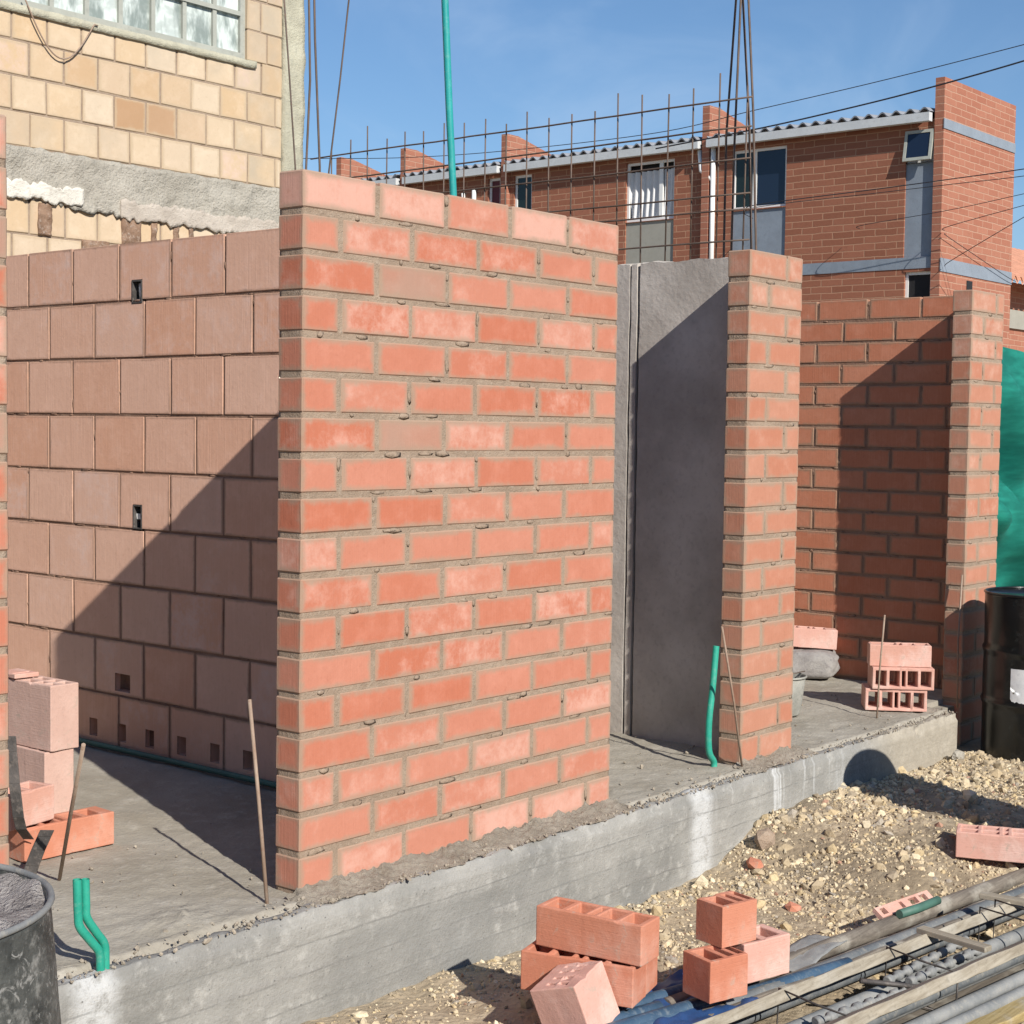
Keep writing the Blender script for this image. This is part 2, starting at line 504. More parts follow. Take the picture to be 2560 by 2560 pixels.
def m_frost():
    k = NT("pale_curtained_glass")
    n = k.noise(k.coord("Object", (9, 9, 3)), 1.0, 4, 0.6)
    n2 = k.noise(k.coord("Object", (5, 5, 8)), 1.0, 3, 0.6)
    col = k.mix(k.ramp(n, 0.38, 0.6), (0.23, 0.27, 0.25), (0.60, 0.66, 0.63))
    col = k.mix(k.math('MULTIPLY', k.ramp(n2, 0.5, 0.65), 0.5), col, (0.33, 0.37, 0.35))
    k.col(col)
    k.rough(0.25)
    return k.m


MAT['glass_frost'] = m_frost()
MAT['maroon'] = m_plain("maroon_curtain", (0.10, 0.02, 0.03), 0.7)
MAT['yellow_wall'] = m_course("yellow_clay_block", 'x', 0.345, 0.245, (0.58, 0.39, 0.21), (0.62, 0.44, 0.27), (0.40, 0.31, 0.20),
                              0.010, extra=((0.42, 0.22, 0.09), (0.62, 0.42, 0.33)), stri=True)
MAT['plaster_strip'] = m_rough("rough_yellow_plaster", (0.40, 0.38, 0.29), (0.50, 0.48, 0.37), (0.34, 0.33, 0.27), 4, 20, 0.8, 0.02)
MAT['old_concrete'] = m_rough("rough_grey_concrete", (0.34, 0.315, 0.265), (0.45, 0.42, 0.36), (0.27, 0.25, 0.21), 2.5, 11, 1.0, 0.03)
MAT['patch'] = m_rough("pale_patch_mortar", (0.44, 0.385, 0.325), (0.56, 0.50, 0.43), (0.34, 0.295, 0.25), 6, 24, 0.8, 0.02)
MAT['broken'] = m_rough("broken_unit_clay", (0.20, 0.12, 0.075), (0.34, 0.22, 0.15), (0.50, 0.42, 0.36), 8, 30, 0.8, 0.02)
MAT['lime'] = m_rough("white_lime_patch", (0.60, 0.57, 0.50), (0.72, 0.69, 0.62), (0.44, 0.40, 0.34), 5, 20, 0.7, 0.02)
MAT['side_wall'] = m_plain("plain_render", (0.42, 0.37, 0.30), 0.9)
MAT['cable'] = m_plain("black_cable", (0.02, 0.02, 0.025), 0.6)


# ------------------------------------------------------------------ mesh helpers
class MB:
    """collects faces for ONE mesh object"""

    def __init__(self, attrs=False):
        self.V = []; self.F = []; self.M = []; self.S = []
        self.attrs = attrs
        self.UV = []; self.DM = []; self.T = []

    def face(self, idx, m=0, smooth=False, uv=None, dim=(1, 1), tint=(0.5, 0, 0, 1)):
        self.F.append(tuple(idx)); self.M.append(m); self.S.append(smooth)
        if self.attrs:
            for i in range(len(idx)):
                self.UV.append(uv[i] if uv else (0.5, 0.5))
                self.DM.append(dim)
                self.T.append(tint)

    def v(self, *pts):
        b = len(self.V)
        for p in pts:
            self.V.append(tuple(p))
        return b

    def obox(self, o, ax, ay, az, m=0):
        """box spanned by three vectors from corner o"""
        o, ax, ay, az = (Vector(t) for t in (o, ax, ay, az))
        b = self.v(o, o + ax, o + ax + ay, o + ay, o + az, o + ax + az, o + ax + ay + az, o + ay + az)
        fl = ax.cross(ay).dot(az) < 0
        for q in ((0, 3, 2, 1), (4, 5, 6, 7), (0, 1, 5, 4), (1, 2, 6, 5), (2, 3, 7, 6), (3, 0, 4, 7)):
            q = tuple(b + i for i in q)
            self.face(q[::-1] if fl else q, m)

    def box(self, x0, x1, y0, y1, z0, z1, m=0):
        self.obox((x0, y0, z0), (x1 - x0, 0, 0), (0, y1 - y0, 0), (0, 0, z1 - z0), m)

    def tube(self, pts, r, n=8, m=0, cap=True, rad=None):
        pts = [Vector(p) for p in pts]
        rings = []
        up = Vector((0.13, 0.31, 0.94))
        for i, p in enumerate(pts):
            d = (pts[min(i + 1, len(pts) - 1)] - pts[max(i - 1, 0)]).normalized()
            if abs(d.dot(up)) > 0.9:
                a = d.cross(Vector((1, 0.2, 0))).normalized()
            else:
                a = d.cross(up).normalized()
            if rings:
                a2 = prev - d * prev.dot(d)
                a = a2.normalized()
            prev = a
            b2 = d.cross(a)
            rr = rad[i] if rad else r
            base = len(self.V)
            for k in range(n):
                t = 2 * math.pi * k / n
                self.V.append(tuple(p + (a * math.cos(t) + b2 * math.sin(t)) * rr))
            rings.append(base)
        for i in range(len(rings) - 1):
            A, B = rings[i], rings[i + 1]
            for k in range(n):
                k2 = (k + 1) % n
                self.face((A + k, A + k2, B + k2, B + k), m, True)
        if cap:
            self.face(tuple(rings[0] + k for k in range(n))[::-1], m)
            self.face(tuple(rings[-1] + k for k in range(n)), m)

    def lathe(self, prof, n=48, m=0, c=(0, 0, 0), jitter=0.0):
        rings = []
        for (r, z) in prof:
            base = len(self.V)
            for k in range(n):
                t = 2 * math.pi * k / n
                rr = r
                if jitter:
                    rr += jitter * noise.noise(Vector((math.cos(t) * 2.2, math.sin(t) * 2.2, z * 4 + 3)))
                self.V.append((c[0] + rr * math.cos(t), c[1] + rr * math.sin(t), c[2] + z))
            rings.append(base)
        for A, B in zip(rings, rings[1:]):
            for k in range(n):
                k2 = (k + 1) % n
                self.face((A + k, A + k2, B + k2, B + k), m, True)
        return rings

    def grid(self, fn, nu, nv, m=0, smooth=True, flip=False):
        b = len(self.V)
        for j in range(nv + 1):
            for i in range(nu + 1):
                self.V.append(tuple(fn(i / nu, j / nv)))
        for j in range(nv):
            for i in range(nu):
                q = (b + j * (nu + 1) + i, b + j * (nu + 1) + i + 1, b + (j + 1) * (nu + 1) + i + 1, b + (j + 1) * (nu + 1) + i)
                self.face(q[::-1] if flip else q, m, smooth)

    def build(self, name, mats, parent=None, bevel=0.0, loc=None):
        me = bpy.data.meshes.new(name)
        me.from_pydata(self.V, [], self.F)
        if not isinstance(mats, (list, tuple)):
            mats = [mats]
        for mt in mats:
            me.materials.append(mt)
        me.polygons.foreach_set("material_index", self.M)
        me.polygons.foreach_set("use_smooth", self.S)
        if self.attrs:
            u1 = me.uv_layers.new(name="UVMap"); u1.data.foreach_set("uv", np.array(self.UV, dtype=np.float32).ravel())
            u2 = me.uv_layers.new(name="Dim"); u2.data.foreach_set("uv", np.array(self.DM, dtype=np.float32).ravel())
            a = me.attributes.new("tint", 'FLOAT_COLOR', 'CORNER')
            a.data.foreach_set("color", np.array(self.T, dtype=np.float32).ravel())
        me.update()
        o = bpy.data.objects.new(name, me)
        COL.objects.link(o)
        if parent is not None:
            o.parent = parent
        if loc is not None:
            o.location = loc
        if bevel:
            bv = o.modifiers.new("bevel", 'BEVEL')
            bv.width = bevel
            bv.segments = 2
            bv.limit_method = 'ANGLE'
        return o


def tag(o, label=None, cat=None, group=None, kind=None):
    if label: o["label"] = label
    if cat: o["category"] = cat
    if group: o["group"] = group
    if kind: o["kind"] = kind
    return o


def empty(name, loc=(0, 0, 0), rz=0.0):
    o = bpy.data.objects.new(name, None)
    o.empty_display_size = 0.1
    COL.objects.link(o)
    o.location = loc
    o.rotation_euler = (0, 0, rz)
    return o


def nz(x, y=0.0, z=0.0):
    return noise.noise(Vector((x, y, z)))


def fbm(x, y=0.0, z=0.0, o=4):
    s, a, f = 0.0, 1.0, 1.0
    for _ in range(o):
        s += a * nz(x * f, y * f, z * f); a *= 0.5; f *= 2.1
    return s


# --- walls built of real bricks round a rough mortar core
class XF:
    """wall-local (u along, v into the wall, z up) to world"""

    def __init__(self, o, axis):
        self.o = Vector(o)
        self.U = Vector((1, 0, 0)) if axis == 'x' else Vector((0, 1, 0))
        self.W = Vector((0, 1, 0)) if axis == 'x' else Vector((1, 0, 0))
        self.flip = axis != 'x'

    def __call__(self, u, v, z):
        return self.o + self.U * u + self.W * v + Vector((0, 0, z))


def brick(mb, xf, u0, u1, v0, v1, z0, z1, c=0.004, tint=(0.5, 0, 0, 1), jit=0.002, full=None, m=0):
    """a chamfered brick; 24 vertices. full = (u0,u1,z0,z1) of the whole unit when this is a piece of one"""
    fu = full or (u0, u1, z0, z1)
    lo = (u0, v0, z0); hi = (u1, v1, z1)
    J = {}
    for i in range(8):
        s = ((i & 1), (i >> 1) & 1, (i >> 2) & 1)
        J[s] = [random.uniform(-jit, jit) for _ in range(3)]
    idx = {}
    loc = {}
    for s in J:
        for ax in range(3):
            p = []
            for a in range(3):
                val = hi[a] if s[a] else lo[a]
                if a != ax:
                    val += (-c if s[a] else c)
                p.append(val + J[s][a])
            loc[(s, ax)] = p
            idx[(s, ax)] = mb.v(xf(*p))

    def uvof(key, ax):
        p = loc[key]
        if ax == 1: return (p[0] - fu[0], p[2] - fu[2])
        if ax == 0: return (p[1] - v0, p[2] - fu[2])
        return (p[0] - fu[0], p[1] - v0)

    dims = {1: (fu[1] - fu[0], fu[3] - fu[2]), 0: (v1 - v0, fu[3] - fu[2]), 2: (fu[1] - fu[0], v1 - v0)}

    def emit(keys, ax, nrm):
        pts = [Vector(loc[q]) for q in keys]
        n = (pts[1] - pts[0]).cross(pts[2] - pts[0])
        if n.dot(Vector(nrm)) < 0:
            keys = keys[::-1]
        if xf.flip:
            keys = keys[::-1]
        mb.face([idx[q] for q in keys], m, False, [uvof(q, ax) for q in keys], dims[ax], tint)

    for ax in range(3):
        a, b = [q for q in range(3) if q != ax]
        for sg in (0, 1):
            ks = []
            for (p, q) in ((0, 0), (1, 0), (1, 1), (0, 1)):
                s = [0, 0, 0]; s[ax] = sg; s[a] = p; s[b] = q
                ks.append((tuple(s), ax))
            nr = [0, 0, 0]; nr[ax] = 1 if sg else -1
            emit(ks, ax, nr)
    if c > 0:
        for a in range(3):
            b, d = [q for q in range(3) if q != a]
            for sb in (0, 1):
                for sdd in (0, 1):
                    s0 = [0, 0, 0]; s0[b] = sb; s0[d] = sdd
                    s1 = list(s0); s1[a] = 1
                    ks = [(tuple(s0), b), (tuple(s1), b), (tuple(s1), d), (tuple(s0), d)]
                    nr = [0, 0, 0]; nr[b] = 1 if sb else -1; nr[d] = 1 if sdd else -1
                    emit(ks, b if b == 1 else (d if d == 1 else b), nr)
        for s in J:
            emit([(s, 0), (s, 1), (s, 2)], 1, [1 if q else -1 for q in s])


def noisy_box(mb, xf, u0, u1, v0, v1, z0, z1, res, amp, m=0, fscale=14.0, fn=None, seed=0.0, smooth=True):
    nu = max(1, int(round((u1 - u0) / res))); nv = max(1, int(round((v1 - v0) / res))); nw = max(1, int(round((z1 - z0) / res)))
    cache = {}

    def vert(i, j, k):
        key = (i, j, k)
        if key in cache: return cache[key]
        p = Vector((u0 + (u1 - u0) * i / nu, v0 + (v1 - v0) * j / nv, z0 + (z1 - z0) * k / nw))
        q = p * fscale + Vector((seed, seed * 1.7, seed * 0.3))
        d = noise.noise_vector(q) * 0.7 + noise.noise_vector(q * 2.3) * 0.4
        p2 = p + d * amp
        if fn: p2 = fn(p2, p)
        cache[key] = mb.v(xf(*p2))
        return cache[key]

    def quad(a, b, c, d):
        q = (vert(*a), vert(*b), vert(*c), vert(*d))
        mb.face(q[::-1] if xf.flip else q, m, smooth)

    for i in range(nu):
        for k in range(nw):
            quad((i, 0, k), (i + 1, 0, k), (i + 1, 0, k + 1), (i, 0, k + 1))
            quad((i, nv, k), (i, nv, k + 1), (i + 1, nv, k + 1), (i + 1, nv, k))
    for j in range(nv):
        for k in range(nw):
            quad((0, j, k), (0, j, k + 1), (0, j + 1, k + 1), (0, j + 1, k))
            quad((nu, j, k), (nu, j + 1, k), (nu, j + 1, k + 1), (nu, j, k + 1))
    for i in range(nu):
        for j in range(nv):
            quad((i, j, nw), (i + 1, j, nw), (i + 1, j + 1, nw), (i, j + 1, nw))
            quad((i, j, 0), (i, j + 1, 0), (i + 1, j + 1, 0), (i + 1, j, 0))


ph = (1 + 5 ** 0.5) / 2
IV = np.array([(-1, ph, 0), (1, ph, 0), (-1, -ph, 0), (1, -ph, 0), (0, -1, ph), (0, 1, ph), (0, -1, -ph), (0, 1, -ph), (ph, 0, -1), (ph, 0, 1), (-ph, 0, -1), (-ph, 0, 1)]) / math.sqrt(1 + ph * ph)
IF = [(0, 11, 5), (0, 5, 1), (0, 1, 7), (0, 7, 10), (0, 10, 11), (1, 5, 9), (5, 11, 4), (11, 10, 2), (10, 7, 6), (7, 1, 8), (3, 9, 4), (3, 4, 2), (3, 2, 6), (3, 6, 8), (3, 8, 9), (4, 9, 5), (2, 4, 11), (6, 2, 10), (8, 6, 7), (9, 8, 1)]
rngb = np.random.default_rng(5)


def blob(mb, xf, u, v, z, a, b, c, m=1, tint=(0.5, 0, 0, 1)):
    """squeezed-out lump of mortar"""
    k = len(mb.V)
    q = IV * (1 + rngb.uniform(-0.3, 0.3, size=(12, 1))) * np.array((a, b, c))
    for p in q: mb.V.append(tuple(xf(u + p[0], v + p[1], z + p[2])))
    for f in IF:
        g = tuple(k + i for i in f)
        mb.face(g[::-1] if xf.flip else g, m, True, None, (1, 1), tint)


JT = 0.0125   # joint


def brick_wall(name, xf, rows, rowh, t, mats, joint=JT, lumps=0, z0=0.0, core_res=0.012, core_amp=0.0010, parent=None,
               tints=None, chamfer=0.005, inset=0.0036, holes=(), jit=0.0012, seed=1.0):
    """rows: list of lists of joint positions (unit boundaries) for each course from the bottom"""
    mb = MB(True)
    top = z0 + rowh * len(rows)
    ua, ub = rows[0][0], rows[0][-1]

    def corefn(p, p0):
        for (h0, h1, hz0, hz1, dep) in holes:
            if h0 - 0.004 < p0.x < h1 + 0.004 and hz0 - 0.004 < p0.z < hz1 + 0.004 and p0.y < 0.05:
                p = Vector((p.x, max(p.y, dep), p.z))
        return p

    noisy_box(mb, xf, ua + inset, ub - inset, inset, t - inset, z0 - 0.02, top - 0.012, core_res, core_amp, 1, fn=corefn, seed=seed)
    for r, us in enumerate(rows):
        za, zb = z0 + r * rowh + joint * 0.5, z0 + (r + 1) * rowh - joint * 0.5
        if r == len(rows) - 1: zb = top
        za += random.uniform(-.001, .001); zb += random.uniform(-.001, .001) if r < len(rows) - 1 else 0
        for i in range(len(us) - 1):
            a = us[i] + (joint * 0.5 if i else 0.0)
            b = us[i + 1] - (joint * 0.5 if i < len(us) - 2 else 0.0)
            tn = tints(r, i, len(rows), len(us) - 1) if tints else (random.random(), 0, 0, 1)
            dv = random.uniform(-0.0008, 0.0008)
            if not holes and len(us) > 2:
                a += random.uniform(-.0025, .0025) * (i > 0); b += random.uniform(-.0025, .0025) * (i < len(us) - 2)
            hs = [h for h in holes if h[0] < b and h[1] > a and h[2] < zb and h[3] > za]
            if not hs:
                brick(mb, xf, a, b, dv, t - dv, za, zb, chamfer, tn, jit)
            else:
                # pieces of one unit left round its openings
                cuts = sorted(hs)
                cur = a
                full = (a, b, za, zb)
                for (h0, h1, hz0, hz1, dep) in cuts:
                    h0c, h1c = max(h0, a), min(h1, b)
                    if h0c > cur + 0.004: brick(mb, xf, cur, h0c, dv, t - dv, za, zb, 0, tn, 0, full)
                    if hz1 < zb - 0.004: brick(mb, xf, h0c, h1c, dv, t - dv, hz1, zb, 0, tn, 0, full)
                    if hz0 > za + 0.004: brick(mb, xf, h0c, h1c, dv, t - dv, za, hz0, 0, tn, 0, full)
                    cur = h1c
                if cur < b - 0.004: brick(mb, xf, cur, b, dv, t - dv, za, zb, 0, tn, 0, full)
    # squeezed-out mortar along bed and head joints, on the face and on the near end
    for r in range(len(rows)):
        zz = z0 + r * rowh
        for _ in range(int(lumps * (ub - ua))):
            blob(mb, xf, random.uniform(ua + .02, ub - .02), 0.0025, zz + random.uniform(-.35, .35) * joint, random.uniform(.008, .045),
                 random.uniform(.0012, .0026), random.uniform(.35, .75) * joint)
        for u in rows[r][1:-1]:
            for _ in range(int(lumps * 0.10 + random.random())):
                blob(mb, xf, u + random.uniform(-.3, .3) * joint, 0.0025, zz + random.uniform(.015, rowh - .015), random.uniform(.3, .6) * joint,
                     random.uniform(.0015, .0032), random.uniform(.008, .03))
        for _ in range(int(lumps * t * 1.3)):
            blob(mb, xf, ua + 0.0025, random.uniform(.01, t - .01), zz + random.uniform(-.3, .3) * joint, random.uniform(.0015, .0034),
                 random.uniform(.006, .02), random.uniform(.3, .6) * joint)
    return mb.build(name, mats, parent)


def stepped(ua, ub, first, mod):
    out = [ua]
    u = ua + first
    while u < ub - 0.05:
        out.append(u + random.uniform(-0.004, 0.004))
        u += mod
    out.append(ub)
    return out


def mortar_bed(parent, x0, x1, depth, height, seed):
    """rough fillet of dropped mortar along the foot of a wall that faces -Y"""
    mb = MB()
    n = int((x1 - x0) / 0.012)

    def fn(a, b):
        x = x0 + (x1 - x0) * a
        wob = fbm(x * 7, seed, 0, 4)
        d = depth * (1 + 0.35 * wob)
        h = height * (0.75 + 0.6 * fbm(x * 9, seed + 5, 0, 4))
        endf = min(1, (x - x0) / 0.05, (x1 - x) / 0.05)
        h *= max(0.0, endf)
        y = 0.012 - (d + 0.012) * b
        z = h * (1 - b) ** 1.3 + 0.012 * fbm(x * 34, b * 5 + seed, 2, 4) * (1 - b * 0.7) - 0.014 * b
        return (x, y + 0.008 * fbm(x * 30, b * 5, seed, 3) * b, z + 0.002)
    mb.grid(fn, n * 2, 20, 0, True, True)
    return mb.build("mortar_bed", MAT['mortar_grey'], parent)


# ------------------------------------------------------------------ ground
def sstep(a, b, x):
    t = max(0.0, min(1.0, (x - a) / (b - a)))
    return t * t * (3 - 2 * t)


def gz(x, y):
    h = -0.37
    # spoil heap banked against the foundation beam
    hp = sstep(1.95, 2.75, x) * (1 - sstep(4.4, 6.5, x) * 0.5) * sstep(-1.75, -0.55, y)
    hp = max(hp, sstep(2.35, 2.9, x) * (1 - sstep(4.4, 6.5, x) * 0.5) * sstep(-1.28, -0.85, y))
    h += 0.135 * hp + 0.04 * math.exp(-((x - 3.0) / 0.6) ** 2) * hp
    h += 0.05 * sstep(0.4, -0.3, x) * 0.5
    h += 0.05 * math.exp(-((x - 0.3) ** 2 / 0.35 + (y + 0.75) ** 2 / 0.12))
    if y < 0.3 and x < 9 and y > -6:
        h += 0.022 * fbm(x * 2.2, y * 2.2, 1.3, 3) + 0.012 * fbm(x * 9, y * 9, 4.4, 4)
    return h


def axis_pts(lo, hi, a, b, fine, far):
    pts = list(np.arange(a, b + 1e-6, fine))
    s, x = fine, b
    while x < hi:
        s *= 1.35; x += s; pts.append(min(x, hi))
    s, x = fine, a
    pre = []
    while x > lo:
        s *= 1.35; x -= s; pre.append(max(x, lo))
    return pre[::-1] + pts


mb = MB()
gx = axis_pts(-400, 900, -2.2, 6.5, 0.03, 60)
gy = axis_pts(-400, 900, -2.4, 0.05, 0.03, 60)
for yy in gy:
    for xx in gx:
        mb.V.append((xx, yy, gz(xx, yy)))
W_ = len(gx)
for j in range(len(gy) - 1):
    for i in range(W_ - 1):
        mb.face((j * W_ + i, j * W_ + i + 1, (j + 1) * W_ + i + 1, (j + 1) * W_ + i), 0, True)
tag(mb.build("ground", MAT['ground']), kind="structure")

# floor slab of the building (poured screed on top of the foundation)
mb = MB()


def floor_fn(a, b):
    x = -3.2 + 8.7 * a
    y = -0.062 + 5.63 * b * b
    if y < -0.02: y += 0.02 * fbm(x * 9, 2, 5, 4)
    z = 0.007 * fbm(x * 3, y * 3, 8, 4) + 0.004 * fbm(x * 17, y * 17, 3, 3) - 0.004
    # lumps of dropped mix
    d = math.hypot((x + 0.42), (y - 0.10))
    z += 0.022 * math.exp(-(d / 0.13) ** 2) * (0.6 + 0.9 * abs(fbm(x * 28, y * 28, 1, 3)))
    z -= 0.022 * sstep(-0.03, -0.058, y)
    if x > 4.63 and y < 0.10: z = -0.46
    return (x, y, z)


mb.grid(floor_fn, 420, 190, 0, True)
fl = mb.build("floor", MAT['floor'])
tag(fl, kind="structure")
sk = MB()
sk.box(-3.15, 5.45, 0.04, 5.5, -0.5, -0.03)
sk2 = sk.build("floor_base", MAT['floor'])
tag(sk2, kind="structure")

# foundation beam
mb = MB()
XB = XF((0, 0, 0), 'x')


def beam_fn(p, p0):
    q = p.copy()
    if p0.z > -0.03:                                   # ragged arris
        q.z += 0.010 * fbm(p0.x * 11, p0.y * 9, 2, 4) - 0.004 - (0.02 if p0.y > -0.05 else 0)
        if p0.y < -0.10: q.y += 0.012 + 0.010 * fbm(p0.x * 14, 3, 7, 4)
    e = 4.66 - p0.x
    if e < 0.09 and p0.y < -0.02:                       # rounded far end
        q.y += (0.09 - e) ** 2 * 6
    if e < 0.12 and p0.z > -0.05: q.z -= (0.12 - e) * 0.15
    nx = abs(p0.x - 4.14)
    if nx < 0.035 and p0.z > -0.06: q.z -= 0.05 * (1 - nx / 0.035); q.y += 0.02
    return q


noisy_box(mb, XB, -3.2, 4.66, -0.118, 0.03, -0.75, -0.008, 0.0185, 0.0065, 0, 6.0, fn=beam_fn, seed=2.0)
tag(mb.build("foundation_beam", MAT['beam']),
    "long grey concrete foundation beam with pale lime runs under the brick walls", "foundation")

# ------------------------------------------------------------------ the brick walls
H, NR, RH = 2.25, 18, 0.125
T = 0.115


def t_main(r, i, nr, n):
    a = random.random()
    g = random.uniform(0, 0.3) if random.random() < 0.65 else random.uniform(0.4, 0.7)
    b = 0.0
    if r == nr - 1: g = (0.95, 0.8, 0.45, 0.95, 0.6)[i % 5]; a = 0.9
    if (r, i) in ((15, 1), (11, 1)): b = 0.75; g = 0.3
    if (r, i) in ((13, 2), (5, 4), (9, 2)): b = 0.35; g = 0.4
    if r < 3: a = min(1, a + 0.3); g += 0.2
    return (a, g, b, 1)


rows = []
for r in range(NR):
    if r % 2:
        us = [0.0, 0.323, 0.657, 0.988, 1.323, 1.635]
    else:
        us = [0.0, 0.160, 0.480, 0.815, 1.150, 1.482, 1.635]
    us = [us[0]] + [u + random.uniform(-0.006, 0.006) for u in us[1:-1]] + [us[-1]]
    rows.append(us)
w = empty("brick_wall")
brick_wall("brickwork", XF((0, 0, 0), 'x'), rows, RH, T, [MAT['brick'], MAT['mortar']], tints=t_main, parent=w, joint=0.017, lumps=3, seed=3.1)
mortar_bed(w, -0.05, 1.70, 0.10, 0.035, 2.0)
tag(w, "wide orange brick wall panel standing nearest the camera on the foundation beam", "brick wall")


def t_pier(r, i, nr, n):
    return (random.random(), random.uniform(0, 0.45) + (0.25 if r > nr - 4 else 0), 0.25 if random.random() < 0.1 else 0, 1)


def pier(name, x0, x1, zb, label, seed, bed=True):
    w = empty(name, (0, 0, 0))
    rows = []
    n0 = int(round(-zb / RH))
    for r in range(NR + n0):
        if (r + n0) % 2:
            us = [x0, x0 + 0.318 + random.uniform(-.006, .006), x1]
        else:
            us = [x0, x0 + 0.163 + random.uniform(-.006, .006), x1]
        rows.append(us)
    brick_wall("brickwork", XF((0, 0, 0), 'x'), rows, RH, T, [MAT['brick_pier'], MAT['mortar']], tints=t_pier, parent=w,
               joint=0.017, lumps=3, z0=-n0 * RH, seed=seed)
    if bed: mortar_bed(w, x0 - 0.04, x1 + 0.10, 0.09, 0.03, seed)
    tag(w, label, "brick pier", "slender brick piers along the front of the building")
    return w


pier("brick_pier", 2.600, 3.050, 0.0, "slender brick pier in front of the grey concrete wall, green pipe at its foot", 5.0)
pier("brick_pier", 4.895, 5.320, -0.5, "slender brick pier next to the black drum with an arched shadow on its foot", 8.0, False)
# the pier cut by the left edge of the picture (stretcher end visible)
w = empty("brick_pier")
rows = []
for r in range(NR):
    rows.append([-1.49, -1.49 + (0.145 if r % 2 else 0.30), -1.022])
brick_wall("brickwork", XF((0, 0, 0), 'x'), rows, RH, T, [MAT['brick'], MAT['mortar']], tints=t_main, parent=w, joint=0.017, lumps=3, seed=6.5)
tag(w, "orange brick pier of which only a thin edge shows, behind the mortar filled drum", "brick pier",
    "slender brick piers along the front of the building")

# big-block side wall (faces -X)
XA = 0.945
holesA = [(2.045, 2.12, 1.985, 2.09, 0.10), (2.045, 2.11, 1.0, 1.11, 0.10), (2.13, 2.24, 0.27, 0.35, 0.05)]
for yc in (2.62, 2.40, 2.19, 1.99, 1.77, 1.55, 1.34):
    holesA.append((yc - 0.03, yc + 0.03, 0.045, 0.125, 0.06))
rows = []
for r in range(9):
    f = 0.315 if r % 2 == 0 else 0.145
    rows.append([0.12] + [0.12 + f + 0.354 * k for k in range(0, 11)] + [4.25])
for us in rows:
    for k in range(1, len(us) - 1): us[k] += random.uniform(-0.006, 0.006)


def t_block(r, i, nr, n):
    return (random.random(), random.uniform(0, 0.55), 0.35 if random.random() < 0.15 else 0.0, 1)


w = empty("block_wall")
brick_wall("blockwork", XF((XA, 0, 0), 'y'), rows, 0.25, T, [MAT['block'], MAT['mortar_red']], tints=t_block, parent=w, joint=0.010, lumps=3,
           core_res=0.016, core_amp=0.0010, chamfer=0.003, inset=0.0040, holes=holesA, jit=0.0014, seed=4.0)
for (y0_, y1_, z0_, z1_) in ((2.047, 2.118, 1.987, 2.088), (2.047, 2.108, 1.002, 1.108)):  # dark liners added as a border and to blacken the openings' sunlit jambs
    mbx = MB()
    for (a_, b_, c_, d_) in ((y0_, y0_ + .006, z0_, z1_), (y1_ - .006, y1_, z0_, z1_), (y0_ + .006, y1_ - .006, z0_, z0_ + .006), (y0_ + .006, y1_ - .006, z1_ - .006, z1_)):
        mbx.box(XA - 0.002, XA + 0.075, a_, b_, c_, d_)
    mbx.box(XA + 0.0755, XA + 0.08, y0_, y1_, z0_, z1_)
    mbx.build("dark_liner", MAT['dark_metal'], w)
mbx = MB()
mbx.tube([(XA + 0.035, 2.085, 2.0), (XA + 0.03, 2.085, 2.075)], 0.016, 10)
mbx.obox((XA + 0.02, 2.065, 1.99), (0.02, 0, 0), (0, 0.035, 0), (0, 0.01, 0.018))
mbx.build("conduit_end", MAT['white'], w)
mbx = MB()
mbx.obox((XA + 0.012, 2.068, 1.045), (0.02, 0, 0), (0, 0.03, 0), (0, 0.006, 0.024))
mbx.tube([(XA + 0.02, 2.072, 1.0), (XA + 0.025, 2.07, 1.045)], 0.006, 8)
mbx.build("conduit_end", MAT['white'], w)
tag(w, "large pinkish block side wall crossed by a diagonal shadow, with small square openings", "block wall")

# grey concrete side wall with two vertical cracks (faces -X)
mb = MB()
XBW = XF((2.85, 0, 0), 'y')


def conc_fn(p, p0):
    q = p.copy()
    for ye in (0.758, 0.774, 0.807, 0.819):
        if abs(p0.x - ye) < 0.001:
            q.x += 0.003 * fbm(p0.z * 9, ye * 90, 0, 4) + 0.004 * fbm(p0.z * 2.2, 4, 0, 2)
            q.y = max(q.y, 0.0)
    if p0.z > 2.20: q.z += 0.012 * fbm(p0.x * 8, p0.y * 10, 0, 4)
    return q


for (ua_, ub_) in ((0.118, 0.758), (0.774, 0.807), (0.819, 4.2)):
    noisy_box(mb, XBW, ua_, ub_, 0.0, 0.13, -0.02, 2.252, 0.022, 0.0002, 0, 8.0, fn=conc_fn, seed=9, smooth=False)
mb.box(2.985, 3.0, 0.70, 0.90, -0.02, 2.23)
w = mb.build("concrete_wall", MAT['grey_wall'])
tag(w, "smooth grey concrete side wall with two thin vertical cracks, half in shadow", "concrete wall")

# back brick wall between the two right-hand piers (faces -X)
rows = []
for r in range(NR):
    rows.append([0.12] + [0.12 + (0.32 if r % 2 else 0.15) + 0.337 * k for k in range(0, 12)] + [4.2])
for us in rows:
    for k in range(1, len(us) - 1): us[k] += random.uniform(-0.008, 0.008)
w = empty("brick_wall")


def t_c(r, i, nr, n):
    return (random.random() * 0.8, random.uniform(0, 0.25), 0.2 if random.random() < 0.1 else 0.0, 1)


